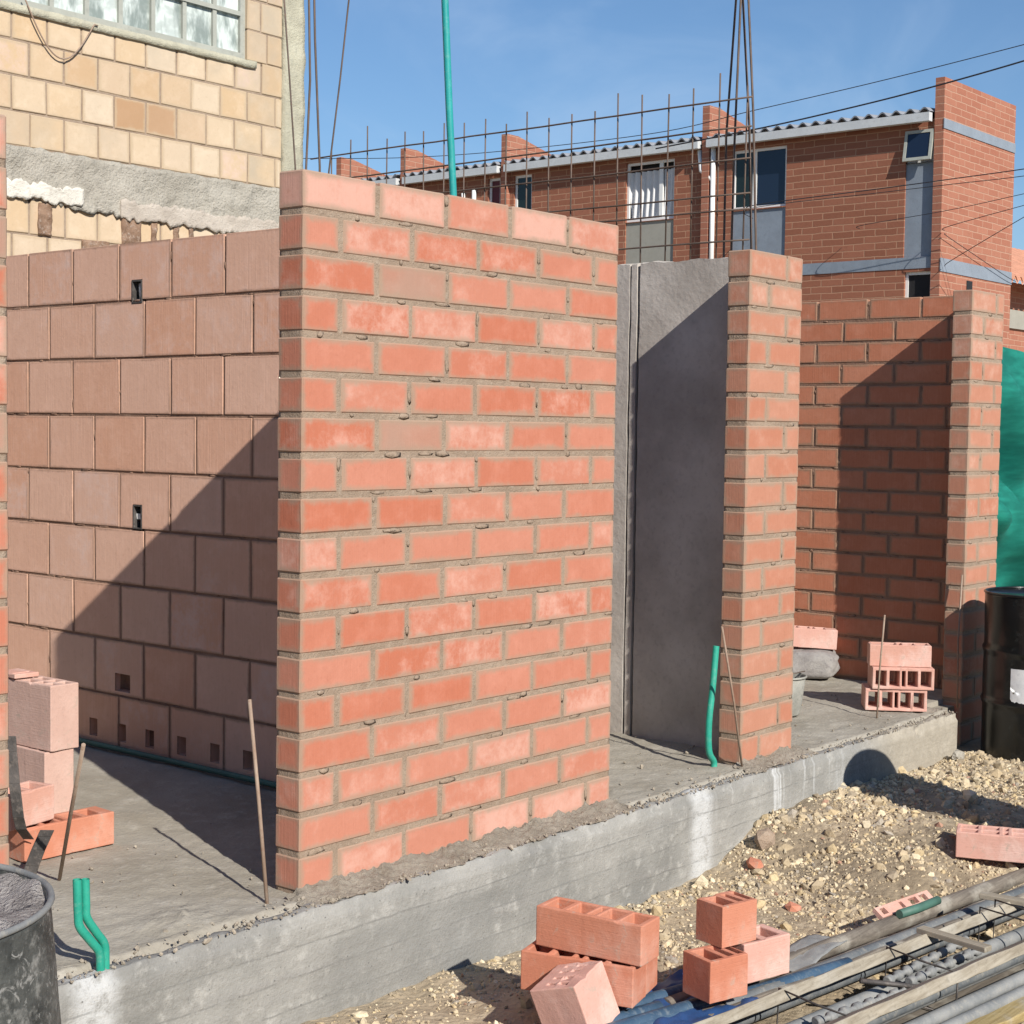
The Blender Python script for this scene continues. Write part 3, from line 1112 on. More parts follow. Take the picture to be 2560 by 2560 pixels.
MAT['brick_side'] = m_brick("dull_clay", (0.46, 0.16, 0.085), (0.50, 0.21, 0.125), (0.30, 0.22, 0.17), (0.58, 0.36, 0.28),
                            joint=(0.27, 0.185, 0.125), smear_w=0.02)
brick_wall("brickwork", XF((5.2, 0, 0), 'y'), rows, RH, T, [MAT['brick_side'], MAT['mortar_red']], tints=t_c, parent=w, joint=0.013, lumps=3, chamfer=0.004,
           core_res=0.016, core_amp=0.001, inset=0.0036, holes=[(1.09, 1.15, 0.05, 0.16, 0.06)], seed=7.7)
tag(w, "brown brick side wall mostly in shadow behind the stack of hollow blocks", "brick wall")

# ------------------------------------------------------------------ steel standing out of the walls
mb = MB()
XM = 2.915
ys = [0.24 + 0.142 * k for k in range(20)]
for i, y in enumerate(ys):
    top = 3.02 + random.uniform(-0.01, 0.05) + (0.05 if i % 4 == 1 else 0)
    mb.tube([(XM + 0.005, y, 2.2), (XM + 0.005 + random.uniform(-.004, .004), y + random.uniform(-.01, .01), top)], 0.0042, 6)
for z in (2.335, 2.475, 2.545, 2.70, 2.845, 2.975):
    pts = [(XM - 0.005, 0.20 + 2.9 * k / 12, z + 0.006 * nz(k * 0.7, z * 9, 0)) for k in range(13)]
    mb.tube(pts, 0.0042, 6)
tag(mb.build("steel_mesh", MAT['steel']), "thin steel reinforcing mesh standing above the grey concrete wall", "steel mesh")


def cage(name, bars, rings, r, label, mat='steel'):
    root = empty(name, bars[0][0])
    off = Vector(bars[0][0])
    for b in bars:
        m2 = MB()
        m2.tube([Vector(p) - off for p in b], r, 7)
        m2.build("bar", MAT[mat], root)
    for z in rings:
        pts = []
        for b in bars:
            p0, p1 = Vector(b[0]), Vector(b[-1])
            t = (z - p0.z) / (p1.z - p0.z)
            pts.append(p0.lerp(p1, t) - off)
        order = [0, 1, 3, 2] if len(pts) == 4 else list(range(len(pts)))
        loop = [pts[i] for i in order] + [pts[order[0]]]
        m2 = MB(); m2.tube(loop, r * 0.6, 6); m2.build("stirrup", MAT[mat], root)
    tag(root, label, "rebar cage")
    return root


cage("rebar_cage", [[(2.95, 0.185, 2.0), (2.95, 0.187, 2.285), (2.95, 0.217, 2.904), (2.95, 0.255, 3.422), (2.95, 0.30, 4.1)],
                    [(2.97, 0.215, 2.0), (2.97, 0.224, 2.289), (2.97, 0.249, 2.86), (2.97, 0.297, 3.432), (2.97, 0.35, 4.1)],
                    [(2.95, 0.32, 2.0), (2.95, 0.319, 2.284), (2.95, 0.315, 2.743), (2.95, 0.296, 3.428), (2.95, 0.27, 4.1)],
                    [(2.97, 0.37, 2.0), (2.97, 0.372, 2.28), (2.97, 0.372, 2.821), (2.97, 0.334, 3.438), (2.97, 0.29, 4.1)]],
     [], 0.0056, "four tall steel bars converging upward behind the pier in front of the concrete wall")
for (pts, lab) in (([(1.2, 1.34, 0.0), (1.2, 1.354, 2.536), (1.2, 1.392, 2.903), (1.2, 1.429, 3.237), (1.2, 1.48, 3.8)], "thin steel rod leaning left against the yellow building's plaster strip"),
                   ([(1.2, 1.31, 0.0), (1.2, 1.289, 2.522), (1.2, 1.268, 2.887), (1.2, 1.278, 3.213), (1.2, 1.28, 3.8)], "nearly upright steel rod just right of the yellow building's corner"),
                   ([(1.22, 1.22, 0.0), (1.22, 1.228, 2.53), (1.22, 1.262, 3.06), (1.22, 1.268, 3.23), (1.22, 1.28, 3.8)], "steel rod crossing its upright neighbour beside the yellow building's corner"),
                   ([(1.2, 1.2, 0.0), (1.2, 1.153, 2.501), (1.2, 1.091, 2.865), (1.2, 1.044, 3.176), (1.2, 0.95, 3.8)], "thin steel rod leaning right against the open sky")):
    m2 = MB(); m2.tube(pts, 0.0048 if 'thin' not in lab else 0.0036, 7)
    tag(m2.build("steel_rod", MAT['steel']), lab, "steel rod", "steel rods rising behind the main brick wall")

# free-standing rods in the openings
rods = [([(-0.395, 0.70, 0.0), (-0.54, 0.43, 0.28), (-0.687, 0.154, 0.555)], "leaning rusty rod in front of the tall stacked pale blocks"),
        ([(-0.111, 0.023, -0.02), (-0.106, 0.07, 0.30), (-0.098, 0.126, 0.615)], "upright pale rod at the left foot of the main brick wall"),
        ([(2.585, -0.02, 0.0), (2.49, -0.03, 0.30), (2.365, -0.04, 0.64)], "thin bent rod beside the green pipe at the pier"),
        ([(4.10, 0.104, 0.0), (4.13, 0.11, 0.25), (4.15, 0.10, 0.53)], "upright rusty rod in front of the stacked hollow blocks"),
        ([(4.80, -0.02, -0.02), (4.83, 0.0, 0.35), (4.86, 0.0, 0.70)], "slim rod standing against the pier by the black drum"),
        ([(1.93, 0.35, 0.02), (1.84, 0.27, 0.30), (1.70, 0.13, 0.56)], "rod leaning on the shaded end of the main brick wall")]
for pts, lab in rods:
    m2 = MB(); m2.tube(pts, 0.0062 if 'pale' in lab or 'leaning rusty' in lab else 0.0048, 8)
    tag(m2.build("steel_rod", MAT['steel_pale']), lab, "steel rod", "loose rods standing in the door openings")

# ------------------------------------------------------------------ green conduits
m2 = MB()
m2.tube([(0.757, 0.06, 2.05), (0.748, 0.06, 2.26), (0.722, 0.06, 2.55), (0.694, 0.06, 2.911), (0.66, 0.06, 3.5)], 0.0125, 14)
tag(m2.build("conduit_pipe", MAT['teal']), "tall teal conduit rising from the top of the main brick wall into the sky", "pipe")


def bent(pts, r, label, open_top=True):
    m3 = MB()
    # smooth the polyline
    P = [Vector(p) for p in pts]
    out = []
    for i in range(len(P) - 1):
        a = P[max(i - 1, 0)]; b = P[i]; c = P[i + 1]; d = P[min(i + 2, len(P) - 1)]
        for k in range(8):
            t = k / 8
            out.append(0.5 * ((2 * b) + (c - a) * t + (2 * a - 5 * b + 4 * c - d) * t * t + (3 * b - a - 3 * c + d) * t ** 3))
    out.append(P[-1])
    m3.tube(out, r, 14, cap=False)
    m3.tube([out[-1] + (out[-1] - out[-2]) * 0.0, out[-2]], r * 0.82, 14, cap=False)
    m3.face(tuple(range(14))[::-1])
    ob = m3.build("conduit_pipe", MAT['green'])
    tag(ob, label, "pipe", "short green conduits bent up out of the floor")
    return ob


bent([(-0.800, -0.09, -0.03), (-0.805, -0.09, -0.004), (-0.809, -0.09, 0.042), (-0.837, -0.09, 0.081), (-0.870, -0.09, 0.125), (-0.876, -0.09, 0.163), (-0.879, -0.09, 0.256)], 0.0118,
     "left one of two short green pipes bent up at the edge of the floor")
bent([(-0.785, -0.085, -0.03), (-0.786, -0.085, 0.012), (-0.789, -0.085, 0.058), (-0.815, -0.085, 0.097), (-0.845, -0.085, 0.144), (-0.848, -0.085, 0.18), (-0.850, -0.085, 0.250)], 0.0118,
     "right one of two short green pipes, close behind the other one")
bent([(2.52, 0.085, -0.02), (2.52, 0.085, 0.02), (2.48, 0.085, 0.075), (2.475, 0.085, 0.20), (2.50, 0.085, 0.36), (2.52, 0.085, 0.53)], 0.0145,
     "single short green pipe standing at the left foot of the brick pier")
m2 = MB()
m2.tube([(XA - 0.025, 0.5 + 0.3 * k, 0.018 + 0.004 * nz(k)) for k in range(10)], 0.012, 10)
tag(m2.build("floor_conduit", MAT['green_dark']), "dusty green tube lying along the foot of the block wall", "pipe")


# ------------------------------------------------------------------ loose blocks
def hollow_mesh(L, W, Hh, cells, web=0.014, shell=0.018, rows=1):
    """perforated clay block, perforations along z; cells = list of x-intervals"""
    xs = sorted({0.0, L} | {c for iv in cells for c in iv})
    if rows == 1:
        yv = [0.0, shell, W - shell, W]; hole_rows = (1,)
    else:
        yv = [0.0, shell, W / 2 - web / 2, W / 2 + web / 2, W - shell, W]; hole_rows = (1, 3)
    hol = set()
    for i in range(len(xs) - 1):
        for iv in cells:
            if abs(xs[i] - iv[0]) < 1e-6 and abs(xs[i + 1] - iv[1]) < 1e-6:
                for j in hole_rows: hol.add((i, j))
    m3 = MB(); vid = {}

    def g(i, j, k):
        if (i, j, k) not in vid:
            q_ = random.uniform(0.003, 0.007) if random.random() < 0.05 else 0.0
            vid[(i, j, k)] = m3.v((xs[i] - L / 2 + random.uniform(-.0005, .0005), yv[j] - W / 2 + random.uniform(-.0005, .0005), k * Hh - (q_ if k else 0) + random.uniform(-.001, .001)))
        return vid[(i, j, k)]
    nx, ny = len(xs) - 1, len(yv) - 1

    def solid(i, j): return 0 <= i < nx and 0 <= j < ny and (i, j) not in hol
    for i in range(nx):
        for j in range(ny):
            if not solid(i, j): continue
            m3.face((g(i, j, 1), g(i + 1, j, 1), g(i + 1, j + 1, 1), g(i, j + 1, 1)))
            m3.face((g(i, j, 0), g(i, j + 1, 0), g(i + 1, j + 1, 0), g(i + 1, j, 0)))
            if not solid(i - 1, j): m3.face((g(i, j, 0), g(i, j, 1), g(i, j + 1, 1), g(i, j + 1, 0)))
            if not solid(i + 1, j): m3.face((g(i + 1, j, 0), g(i + 1, j + 1, 0), g(i + 1, j + 1, 1), g(i + 1, j, 1)))
            if not solid(i, j - 1): m3.face((g(i, j, 0), g(i + 1, j, 0), g(i + 1, j, 1), g(i, j, 1)))
            if not solid(i, j + 1): m3.face((g(i, j + 1, 0), g(i, j + 1, 1), g(i + 1, j + 1, 1), g(i + 1, j + 1, 0)))
    return m3


CELLS = [(0.016, 0.072), (0.088, 0.140), (0.152, 0.170), (0.182, 0.234), (0.250, 0.304)]
HALF = [(0.016, 0.068), (0.084, 0.108), (0.122, 0.146)]
BIG = [(0.016, 0.064), (0.076, 0.124), (0.136, 0.204), (0.216, 0.264), (0.276, 0.324)]


def loose(label, loc, rot, L=0.32, W=0.115, Hh=0.115, cells=CELLS, mat='clay', rows=1, group="loose clay blocks lying about", shell=0.016):
    o = hollow_mesh(L, W, Hh, cells, rows=rows, shell=shell).build("clay_block", MAT[mat], bevel=0.0035)
    o.matrix_world = Matrix.Translation(loc) @ rot.to_4x4()
    tag(o, label, "clay block", group)
    return o


def R3(rx=0, ry=0, rz=0):
    return (Matrix.Rotation(math.radians(rz), 3, 'Z') @ Matrix.Rotation(math.radians(ry), 3, 'Y') @ Matrix.Rotation(math.radians(rx), 3, 'X'))


FG = "clay blocks dumped in front of the foundation beam"
yaw1 = math.degrees(math.atan2(-0.77, 0.64))
CELLSB = [(a * 1.125, b * 1.125) for a, b in CELLS]
loose("hollow block lying across the top of the foreground pile, openings up", (0.4445, -0.829, -0.099), R3(0, 0, -82.4), L=0.36, W=0.118, Hh=0.122, cells=CELLSB, group=FG)
loose("ribbed hollow block lying in front beneath another block in the foreground pile", (0.403, -0.81, -0.222), R3(0, 0, -74.8), L=0.36, W=0.115, Hh=0.121, cells=CELLSB, group=FG)
loose("block lying second behind, beneath the top block of the foreground pile", (0.519, -0.785, -0.223), R3(0, 0, -74.8), L=0.34, W=0.108, Hh=0.117, cells=CELLS, group=FG)
_c = Vector((0.182, -0.945, -0.112))
_fw = Vector((0.768, 0.640, -0.05)).normalized()
_rt = Matrix.Rotation(math.radians(-20), 3, _fw) @ R3(0, 0, 6)
loose("pale block tilted on its edge at the bottom of the foreground", _c + _rt @ Vector((0.085, 0.08, -0.17)), _rt, L=0.17, W=0.16, Hh=0.17,
      cells=[(0.03, 0.042), (0.068, 0.080), (0.106, 0.118), (0.14, 0.15)], rows=2, shell=0.045, mat='clay_pale', group=FG)
loose("dark sided half block perched on top of the right foreground pair", (0.785, -1.07, -0.094), R3(0, 0, -13), L=0.148, W=0.114, Hh=0.127, cells=HALF, group=FG)
loose("half block supporting the perched one in the right foreground pair", (0.667, -1.108, -0.222), R3(0, 0, -16), L=0.15, W=0.124, Hh=0.126, cells=HALF, group=FG)
loose("whitish block half hidden behind the right foreground pair", (0.90, -1.10, -0.224), R3(0, 0, -14), L=0.2, W=0.12, Hh=0.126, cells=[(0.03, 0.09), (0.11, 0.17)], mat='clay_pale', group=FG)
loose("hollow block lying on the rubble at the right edge with its openings up", (2.80, -1.115, -0.235), R3(0, 0, -68), L=0.36, W=0.15, Hh=0.105, mat='clay_pale', rows=2,
      cells=[(0.016, 0.082), (0.098, 0.164), (0.18, 0.20), (0.215, 0.275), (0.29, 0.344)], group=FG)

ST = "clay blocks stacked on the floor in the left opening"
loose("upper big pale block of the tall stack by the block wall", (0.085, 1.545, 0.252), R3(0, 0, 91.5), L=0.34, W=0.125, Hh=0.245, cells=BIG, mat='clay_grey', rows=2, group=ST)
loose("lower big pale block carrying another in the tall stack", (0.075, 1.555, 0.0), R3(0, 0, 89), L=0.34, W=0.125, Hh=0.25, cells=BIG, mat='clay_grey', rows=2, group=ST)
loose("low red hollow block on the floor in front of the tall stack", (-0.19, 0.99, 0.0), R3(0, 0, -2), L=0.35, W=0.115, Hh=0.115, group=ST)
loose("small pale hollow block sitting on the low red block", (-0.33, 1.02, 0.116), R3(0, 0, 12), L=0.2, W=0.115, Hh=0.12, cells=[(0.02, 0.09), (0.11, 0.18)], mat='clay_pale', group=ST)
loose("broken flat piece of block lying on top of the tall stack", (0.07, 1.66, 0.4985), R3(0, 2, 84), L=0.17, W=0.10, Hh=0.018, cells=[(0.03, 0.05)], mat='clay_pale', group=ST)

RS = "hollow blocks stacked on the floor by the right pier"
yawr = math.degrees(math.atan2(-0.265, 0.175))
fx = Vector((math.cos(math.radians(yawr)), math.sin(math.radians(yawr)), 0))
bk = Vector((-fx.y, fx.x, 0))
c0 = Vector((4.357, 0.125, 0.0))
loose("bottom block of the right stack showing its row of openings", c0 + bk * 0.20 + Vector((0, 0, 0.0575)), R3(90, 0, yawr), Hh=0.20, mat='clay_pale', group=RS)
loose("middle block of the right stack shifted right, openings facing forward", c0 + fx * 0.03 + bk * 0.19 + Vector((0, 0, 0.1735)), R3(90, 0, yawr + 1), Hh=0.20, mat='clay_pale', group=RS)
loose("top block of the right stack with its plain side facing forward", c0 + fx * 0.02 + bk * 0.085 + Vector((0, 0, 0.2325)), R3(0, 0, yawr), W=0.125, mat='clay_pale', group=RS, shell=0.03)
loose("block resting on the grey cement bag", (5.045, 1.03, 0.185), R3(0, 3, yawr + 3), L=0.30, mat='clay_pale', group=RS)

# ------------------------------------------------------------------ bag, bucket, drums
mb = MB()
nb = 26
for j in range(nb + 1):
    for i in range(nb * 2):
        th = 2 * math.pi * i / (nb * 2); ph = -math.pi / 2 + math.pi * j / nb
        ce = lambda a, e: math.copysign(abs(a) ** e, a)
        x = 0.17 * ce(math.cos(ph), 0.45) * ce(math.cos(th), 0.5)
        y = 0.13 * ce(math.cos(ph), 0.45) * ce(math.sin(th), 0.5)
        z = 0.092 + 0.088 * ce(math.sin(ph), 0.6)
        d = 1 + 0.14 * fbm(x * 11, y * 11, z * 11, 4)
        mb.V.append((x * d, y * d, max(0.0, z * (0.97 + 0.05 * fbm(x * 14, y * 14, 3, 3)))))
for j in range(nb):
    for i in range(nb * 2):
        i2 = (i + 1) % (nb * 2)
        mb.face((j * nb * 2 + i, j * nb * 2 + i2, (j + 1) * nb * 2 + i2, (j + 1) * nb * 2 + i), 0, True)
o = mb.build("cement_bag", MAT['bag'], loc=(5.04, 1.02, 0.0))
o.rotation_euler = (0, 0, math.radians(yawr))
tag(o, "crumpled grey cement bag on the floor with a block resting on it", "bag")

root = empty("bucket", (3.84, 0.52, 0.0))
mb = MB()
pr = [(0.0, 0.004), (0.095, 0.004), (0.10, 0.012), (0.112, 0.10), (0.125, 0.205), (0.121, 0.205), (0.108, 0.10), (0.095, 0.02), (0.0, 0.02)]
mb.lathe(pr, 40, jitter=0.005)
mb.build("body", MAT['bucket'], root)
mb = MB()
ring = [(0.1275 * math.cos(2 * math.pi * k / 40), 0.1275 * math.sin(2 * math.pi * k / 40), 0.203) for k in range(41)]
mb.tube(ring, 0.006, 8, cap=False); mb.build("rim", MAT['bucket'], root)
mb = MB()
mb.tube([(0.13 * math.cos(t), 0.13 * math.sin(t) * 0.9 + 0.0, 0.20 - 0.035 * math.sin(t)) for t in np.linspace(-2.6, 0.6, 16)], 0.003, 6)
mb.build("handle", MAT['steel'], root)
tag(root, "mortar crusted bucket on the floor behind the slender pier", "bucket")


def drum(label, loc, rz, mat, h=0.88, r=0.288, paper=False, fill=None, flare=0.0, group="steel drums round the site"):
    root = empty("steel_drum", loc, rz)
    m3 = MB()
    prof = []
    n = 60
    for i in range(n + 1):
        z = h * i / n
        rr = r + flare * (1 - i / n)
        for zr in (h * 0.345, h * 0.66):
            rr += 0.011 * math.exp(-((z - zr) / 0.014) ** 2)
        prof.append((rr, z))
    if fill is None:
        prof += [(r - 0.004, h), (r - 0.006, h - 0.014), (0.03, h - 0.014), (0.0, h - 0.014)]
    else:
        prof += [(r - 0.004, h), (r - 0.004, h * 0.5)]
    m3.lathe([(0.0, 0.0)] + prof, 72, jitter=0.004)
    m3.build("body", MAT[mat], root)
    m3 = MB()
    ring = [((r + 0.001) * math.cos(2 * math.pi * k / 72), (r + 0.001) * math.sin(2 * math.pi * k / 72), h) for k in range(73)]
    m3.tube(ring, 0.0065, 8, cap=False)
    m3.build("rim", MAT['grey_steel' if fill else mat], root)
    if paper:
        m3 = MB()
        a0, a1 = paper

        def pf(a, b):
            t = a0 + (a1 - a0) * a
            z = 0.29 + 0.21 * b
            if a < 0.25 and b < 0.35: z += (0.25 - a) * 0.2 + 0.01 * nz(a * 40, b * 10)
            rr = r + 0.0028 + 0.0012 * nz(a * 9, b * 9)
            return (rr * math.cos(t), rr * math.sin(t), z)
        m3.grid(pf, 24, 16, 0, True)
        m3.build("paper_label", MAT['paper'], root)
    if fill is not None:
        m3 = MB()
        rings = 26; seg = 72
        for i in range(rings + 1):
            for k in range(seg):
                rr = (r - 0.006) * i / rings; t = 2 * math.pi * k / seg
                x, y = rr * math.cos(t), rr * math.sin(t)
                m3.V.append((x, y, h - fill + 0.022 * fbm(x * 9, y * 9, 2, 4) + 0.02 * (i / rings) ** 4))
        for i in range(rings):
            for k in range(seg):
                k2 = (k + 1) % seg
                m3.face((i * seg + k, (i + 1) * seg + k, (i + 1) * seg + k2, i * seg + k2), 0, True)
        m3.build("mortar_fill", MAT['wet_mix'], root)
    tag(root, label, "drum", group)
    return root


drum("shiny black steel drum with a torn white label beside the right pier", (4.955, -0.405, -0.255), 0, 'drum_black', paper=(-3.27, -2.45))
drum("mortar splashed dark drum filled with grey mix at the left corner", (-1.915, -0.96, -0.30), 0.4, 'drum_caked', h=0.895, r=0.306, fill=0.03, flare=0.075)
drum("dark drum standing in the sun out on the rubble to the right", (3.16, -1.40, -0.36), 0, 'drum_black', h=1.0, r=0.275)

# bent dark straps leaning behind the left drum
for pts, wd, lab in (([(-0.453, 0.885, 0.447), (-0.453, 0.88, 0.396), (-0.45, 0.868, 0.292), (-0.442, 0.858, 0.182), (-0.425, 0.868, 0.138), (-0.365, 0.918, 0.085)], 0.036, "long dark bent steel strap leaning on the low red block by the left pier"),
                     ([(-0.492, 0.737, 0.0), (-0.479, 0.726, 0.055), (-0.465, 0.713, 0.106), (-0.451, 0.701, 0.148), (-0.444, 0.694, 0.17)], 0.045, "short dark curved steel blade standing behind the mortar filled drum")):
    m3 = MB()
    P = [Vector(p) for p in pts]
    dirw = Vector((0.64, -0.77, 0.0)) * 0.5 * wd
    th = Vector((0.77, 0.64, 0)) * 0.006
    for a, b in zip(P, P[1:]):
        m3.obox(a - dirw - th / 2, dirw * 2, th, b - a)
    tag(m3.build("steel_strap", MAT['dark_metal'], bevel=0.002), lab, "steel strap", "dark steel scraps in the left opening")

# ------------------------------------------------------------------ green net at the right
mb = MB()


def net_fn(a, b):
    x = 5.95 + 4.5 * a
    z = -0.42 + 2.53 * b - 0.10 * math.sin(a * math.pi) * b
    f = 0.16 * math.sin(z * 7 + x * 2.6 + 1.3 * nz(x * 1.4, z * 1.2, 0)) + 0.06 * nz(x * 3, z * 5, 2) + 0.05 * math.sin((z + x * 0.9) * 11)
    return (x, 0.62 + f * (0.3 + 0.7 * math.sin(math.pi * min(1, b * 1.05))), z)


mb.grid(net_fn, 90, 90, 0, True)
tag(mb.build("shade_net", MAT['net']), "green construction shade net hanging in folds behind the black drum", "net")

# ------------------------------------------------------------------ stones
rng = np.random.default_rng(11)


def rnd_rot():
    q = rng.normal(size=4); q /= np.linalg.norm(q)
    w_, x, y, z = q
    return np.array([[1 - 2 * (y * y + z * z), 2 * (x * y - z * w_), 2 * (x * z + y * w_)], [2 * (x * y + z * w_), 1 - 2 * (x * x + z * z), 2 * (y * z - x * w_)],
                     [2 * (x * z - y * w_), 2 * (y * z + x * w_), 1 - 2 * (x * x + y * y)]])


def stone_verts(s):
    v = IV * (1 + rng.uniform(-0.28, 0.28, size=(12, 1)))
    v = v * np.array([rng.uniform(0.75, 1.35), rng.uniform(0.7, 1.1), rng.uniform(0.45, 0.8)]) * s
    return v @ rnd_rot().T


PAL = [(0.47, 0.38, 0.25), (0.56, 0.465, 0.315), (0.40, 0.325, 0.22), (0.64, 0.55, 0.39), (0.32, 0.265, 0.19), (0.52, 0.41, 0.245), (0.36, 0.32, 0.265), (0.38, 0.22, 0.155)]
mb = MB(True)
N_ST = 26000
cnt = 0
while cnt < N_ST:
    if cnt % 6 == 0:
        x = rng.uniform(-0.7, 1.5); y = rng.uniform(-1.1, -0.125)
    elif cnt % 3:
        x = rng.uniform(1.2, 5.6); y = -0.125 - abs(rng.normal(0, 0.75))
    else:
        x = rng.uniform(-1.2, 6.0); y = rng.uniform(-2.2, -0.125)
    if y < -2.3: continue
    dens = 0.8 if cnt % 6 == 0 else 0.55 + 0.45 * sstep(1.3, 2.2, x)
    if fbm(x * 2.1, y * 2.1, 9, 3) < -0.12: dens *= 0.3
    if rng.uniform() > dens: continue
    s = 0.0035 + 0.007 * rng.uniform() ** 1.6
    u = rng.uniform()
    if u > 0.88: s = rng.uniform(0.009, 0.018)
    if u > 0.980: s = rng.uniform(0.018, 0.036)
    if x < 1.4: s *= 0.85
    v = stone_verts(s) + np.array([x, y, gz(x, y) + s * rng.uniform(-0.35, 0.2)])
    v[:, 1] = np.minimum(v[:, 1], -0.112)
    b = len(mb.V)
    mb.V.extend(map(tuple, v))
    c = PAL[int(rng.choice(8, p=[.2, .2, .15, .13, .1, .14, .06, .02]))]
    kq = rng.uniform(0.8, 1.2); c = tuple(min(1, q * kq) for q in c) + (1,)
    for f in IF:
        mb.face(tuple(b + i for i in f), 0, False, None, (1, 1), c)
    cnt += 1
tag(mb.build("rubble", MAT['stone']), "loose yellowish rubble and gravel spread in front of the foundation beam", "rubble", kind="stuff")


# crumbs of dropped mortar along the wall foot and the floor's edge
mb = MB(True)
for _ in range(1300):
    x = rng.uniform(-1.1, 4.6)
    y = -0.115 + abs(rng.normal(0, 0.05)) if rng.uniform() < 0.75 else rng.uniform(-0.11, 0.9)
    if 0 < y < 0.13 and (0 < x < 1.64 or 2.59 < x < 3.06): continue
    s = 0.0022 + 0.0055 * rng.uniform() ** 2
    if rng.uniform() > 0.97: s = rng.uniform(0.008, 0.013)
    v = stone_verts(s) + np.array([x, y, 0.002 if y > -0.04 else -0.006])
    b = len(mb.V); mb.V.extend(map(tuple, v))
    kq = rng.uniform(0.75, 1.15)
    for f in IF: mb.face(tuple(b + i for i in f), 0, False, None, (1, 1), (0.33 * kq, 0.29 * kq, 0.235 * kq, 1))
tag(mb.build("mortar_crumbs", MAT['stone']), "grey crumbs of dropped mortar scattered along the edge of the floor", "mortar crumbs", kind="stuff")


def rock(label, loc, s, mat, sc_=(1, 0.8, 0.6), sub=2):
    v = IV * (1 + rng.uniform(-0.2, 0.2, size=(12, 1)))
    m3 = MB()
    for p in v: m3.V.append(tuple(p * np.array(sc_) * s))
    for f in IF: m3.face(f)
    o = m3.build("rock", MAT[mat], loc=loc)
    o.rotation_euler = (rng.uniform(0, 6), rng.uniform(0, 0.4), rng.uniform(0, 6))
    tag(o, label, "rock", "larger rocks lying on the rubble")


rock("pale cream rock in the drum's shadow edge on the rubble", (3.47, -0.68, -0.17), 0.042, 'white_stone', (1, 0.8, 0.75))
rock("grey brown rock at the foot of the beam's right end", (4.42, -0.20, -0.20), 0.05, 'old_concrete')
rock("dark broken rock on the heap against the beam", (2.42, -0.24, -0.24), 0.06, 'mortar')

# broken red brick chips near the beam
for (x, y, s_, r_, lab) in ((2.28, -0.28, 0.11, 40, "broken red brick piece on the heap against the beam"), (2.0, -0.62, 0.09, 10, "thin red brick shard lying in the rubble")):
    m3 = MB()
    v_ = IV * (1 + rng.uniform(-0.25, 0.25, size=(12, 1)))
    for p in v_: m3.V.append(tuple(np.clip(p * np.array((1, 0.75, 0.5)), (-0.8, -0.55, -0.35), (0.8, 0.55, 0.35)) * s_ * 0.6))
    for f in IF: m3.face(f)
    o = m3.build("brick_fragment", MAT['clay'], loc=(x, y, gz(x, y) + 0.004))
    o.rotation_euler = (0.25, 0.15, math.radians(r_))
    tag(o, lab, "brick fragment", "broken brick pieces in the rubble")

# ------------------------------------------------------------------ the pile of timber and steel in the right foreground
DIR = Vector((0.993, -0.115, 0)).normalized()
NRM = Vector((DIR.y, -DIR.x, 0)) * -1     # away from the camera side is +y


def along(x, y, z, s0, s1, dz=0.0):
    """two end points of a straight member through (x,y,z)"""
    p = Vector((x, y, z))
    return p + DIR * s0 + Vector((0, 0, dz * s0)), p + DIR * s1 + Vector((0, 0, dz * s1))


def plank(label, x, y, z, s0, s1, wdt, thk, mat, skew=0.0, dz=0.0, tilt=0.0, group="timber boards in the foreground pile"):
    a, b = along(x, y, z, s0, s1, dz)
    d = Vector((DIR.x, DIR.y + skew, dz)).normalized()
    L = (b - a).length
    m3 = MB()
    n = 40
    wv = Vector((-d.y, d.x, 0)).normalized()
    wv = (wv * math.cos(tilt) + Vector((0, 0, 1)) * math.sin(tilt))
    tv = d.cross(wv)
    pf = [(-wdt / 2, 0), (wdt / 2, 0), (wdt / 2, thk), (-wdt / 2, thk)]
    rings = []
    for i in range(n + 1):
        p = d * (L * i / n - L / 2)
        w_ = 0.004 * fbm(i * 0.35, x, y, 3)
        base = len(m3.V)
        for k, (q, r_) in enumerate(pf):
            e = 0.003 * fbm(i * 0.8, k * 3.3, x, 3)
            m3.V.append(tuple(p + wv * (q + w_ + e) + tv * (r_ + e)))
        rings.append(base)
    for A, B in zip(rings, rings[1:]):
        for k in range(4):
            k2 = (k + 1) % 4
            m3.face((A + k, B + k, B + k2, A + k2))
    m3.face((rings[0], rings[0] + 1, rings[0] + 2, rings[0] + 3)); m3.face((rings[-1] + 3, rings[-1] + 2, rings[-1] + 1, rings[-1]))
    o = m3.build("timber_board", MAT[mat], bevel=0.003, loc=(a + b) / 2)
    tag(o, label, "timber board", group)
    return o


def rod(label, x, y, z, s0, s1, r, mat, name, cat, group, skew=0.0, dz=0.0, hollow=False, sag=0.0):
    d = Vector((DIR.x, DIR.y + skew, dz)).normalized()
    p = Vector((x, y, z))
    m3 = MB()
    pts = [d * (s0 + (s1 - s0) * k / 10) + Vector((0, 0, sag * math.sin(math.pi * k / 10))) for k in range(11)]
    m3.tube(pts, r, 14, cap=not hollow)
    if hollow:
        m3.tube(pts[::-1], r * 0.86, 14, cap=False)
    o = m3.build(name, MAT[mat], loc=p)
    tag(o, label, cat, group)
    return o


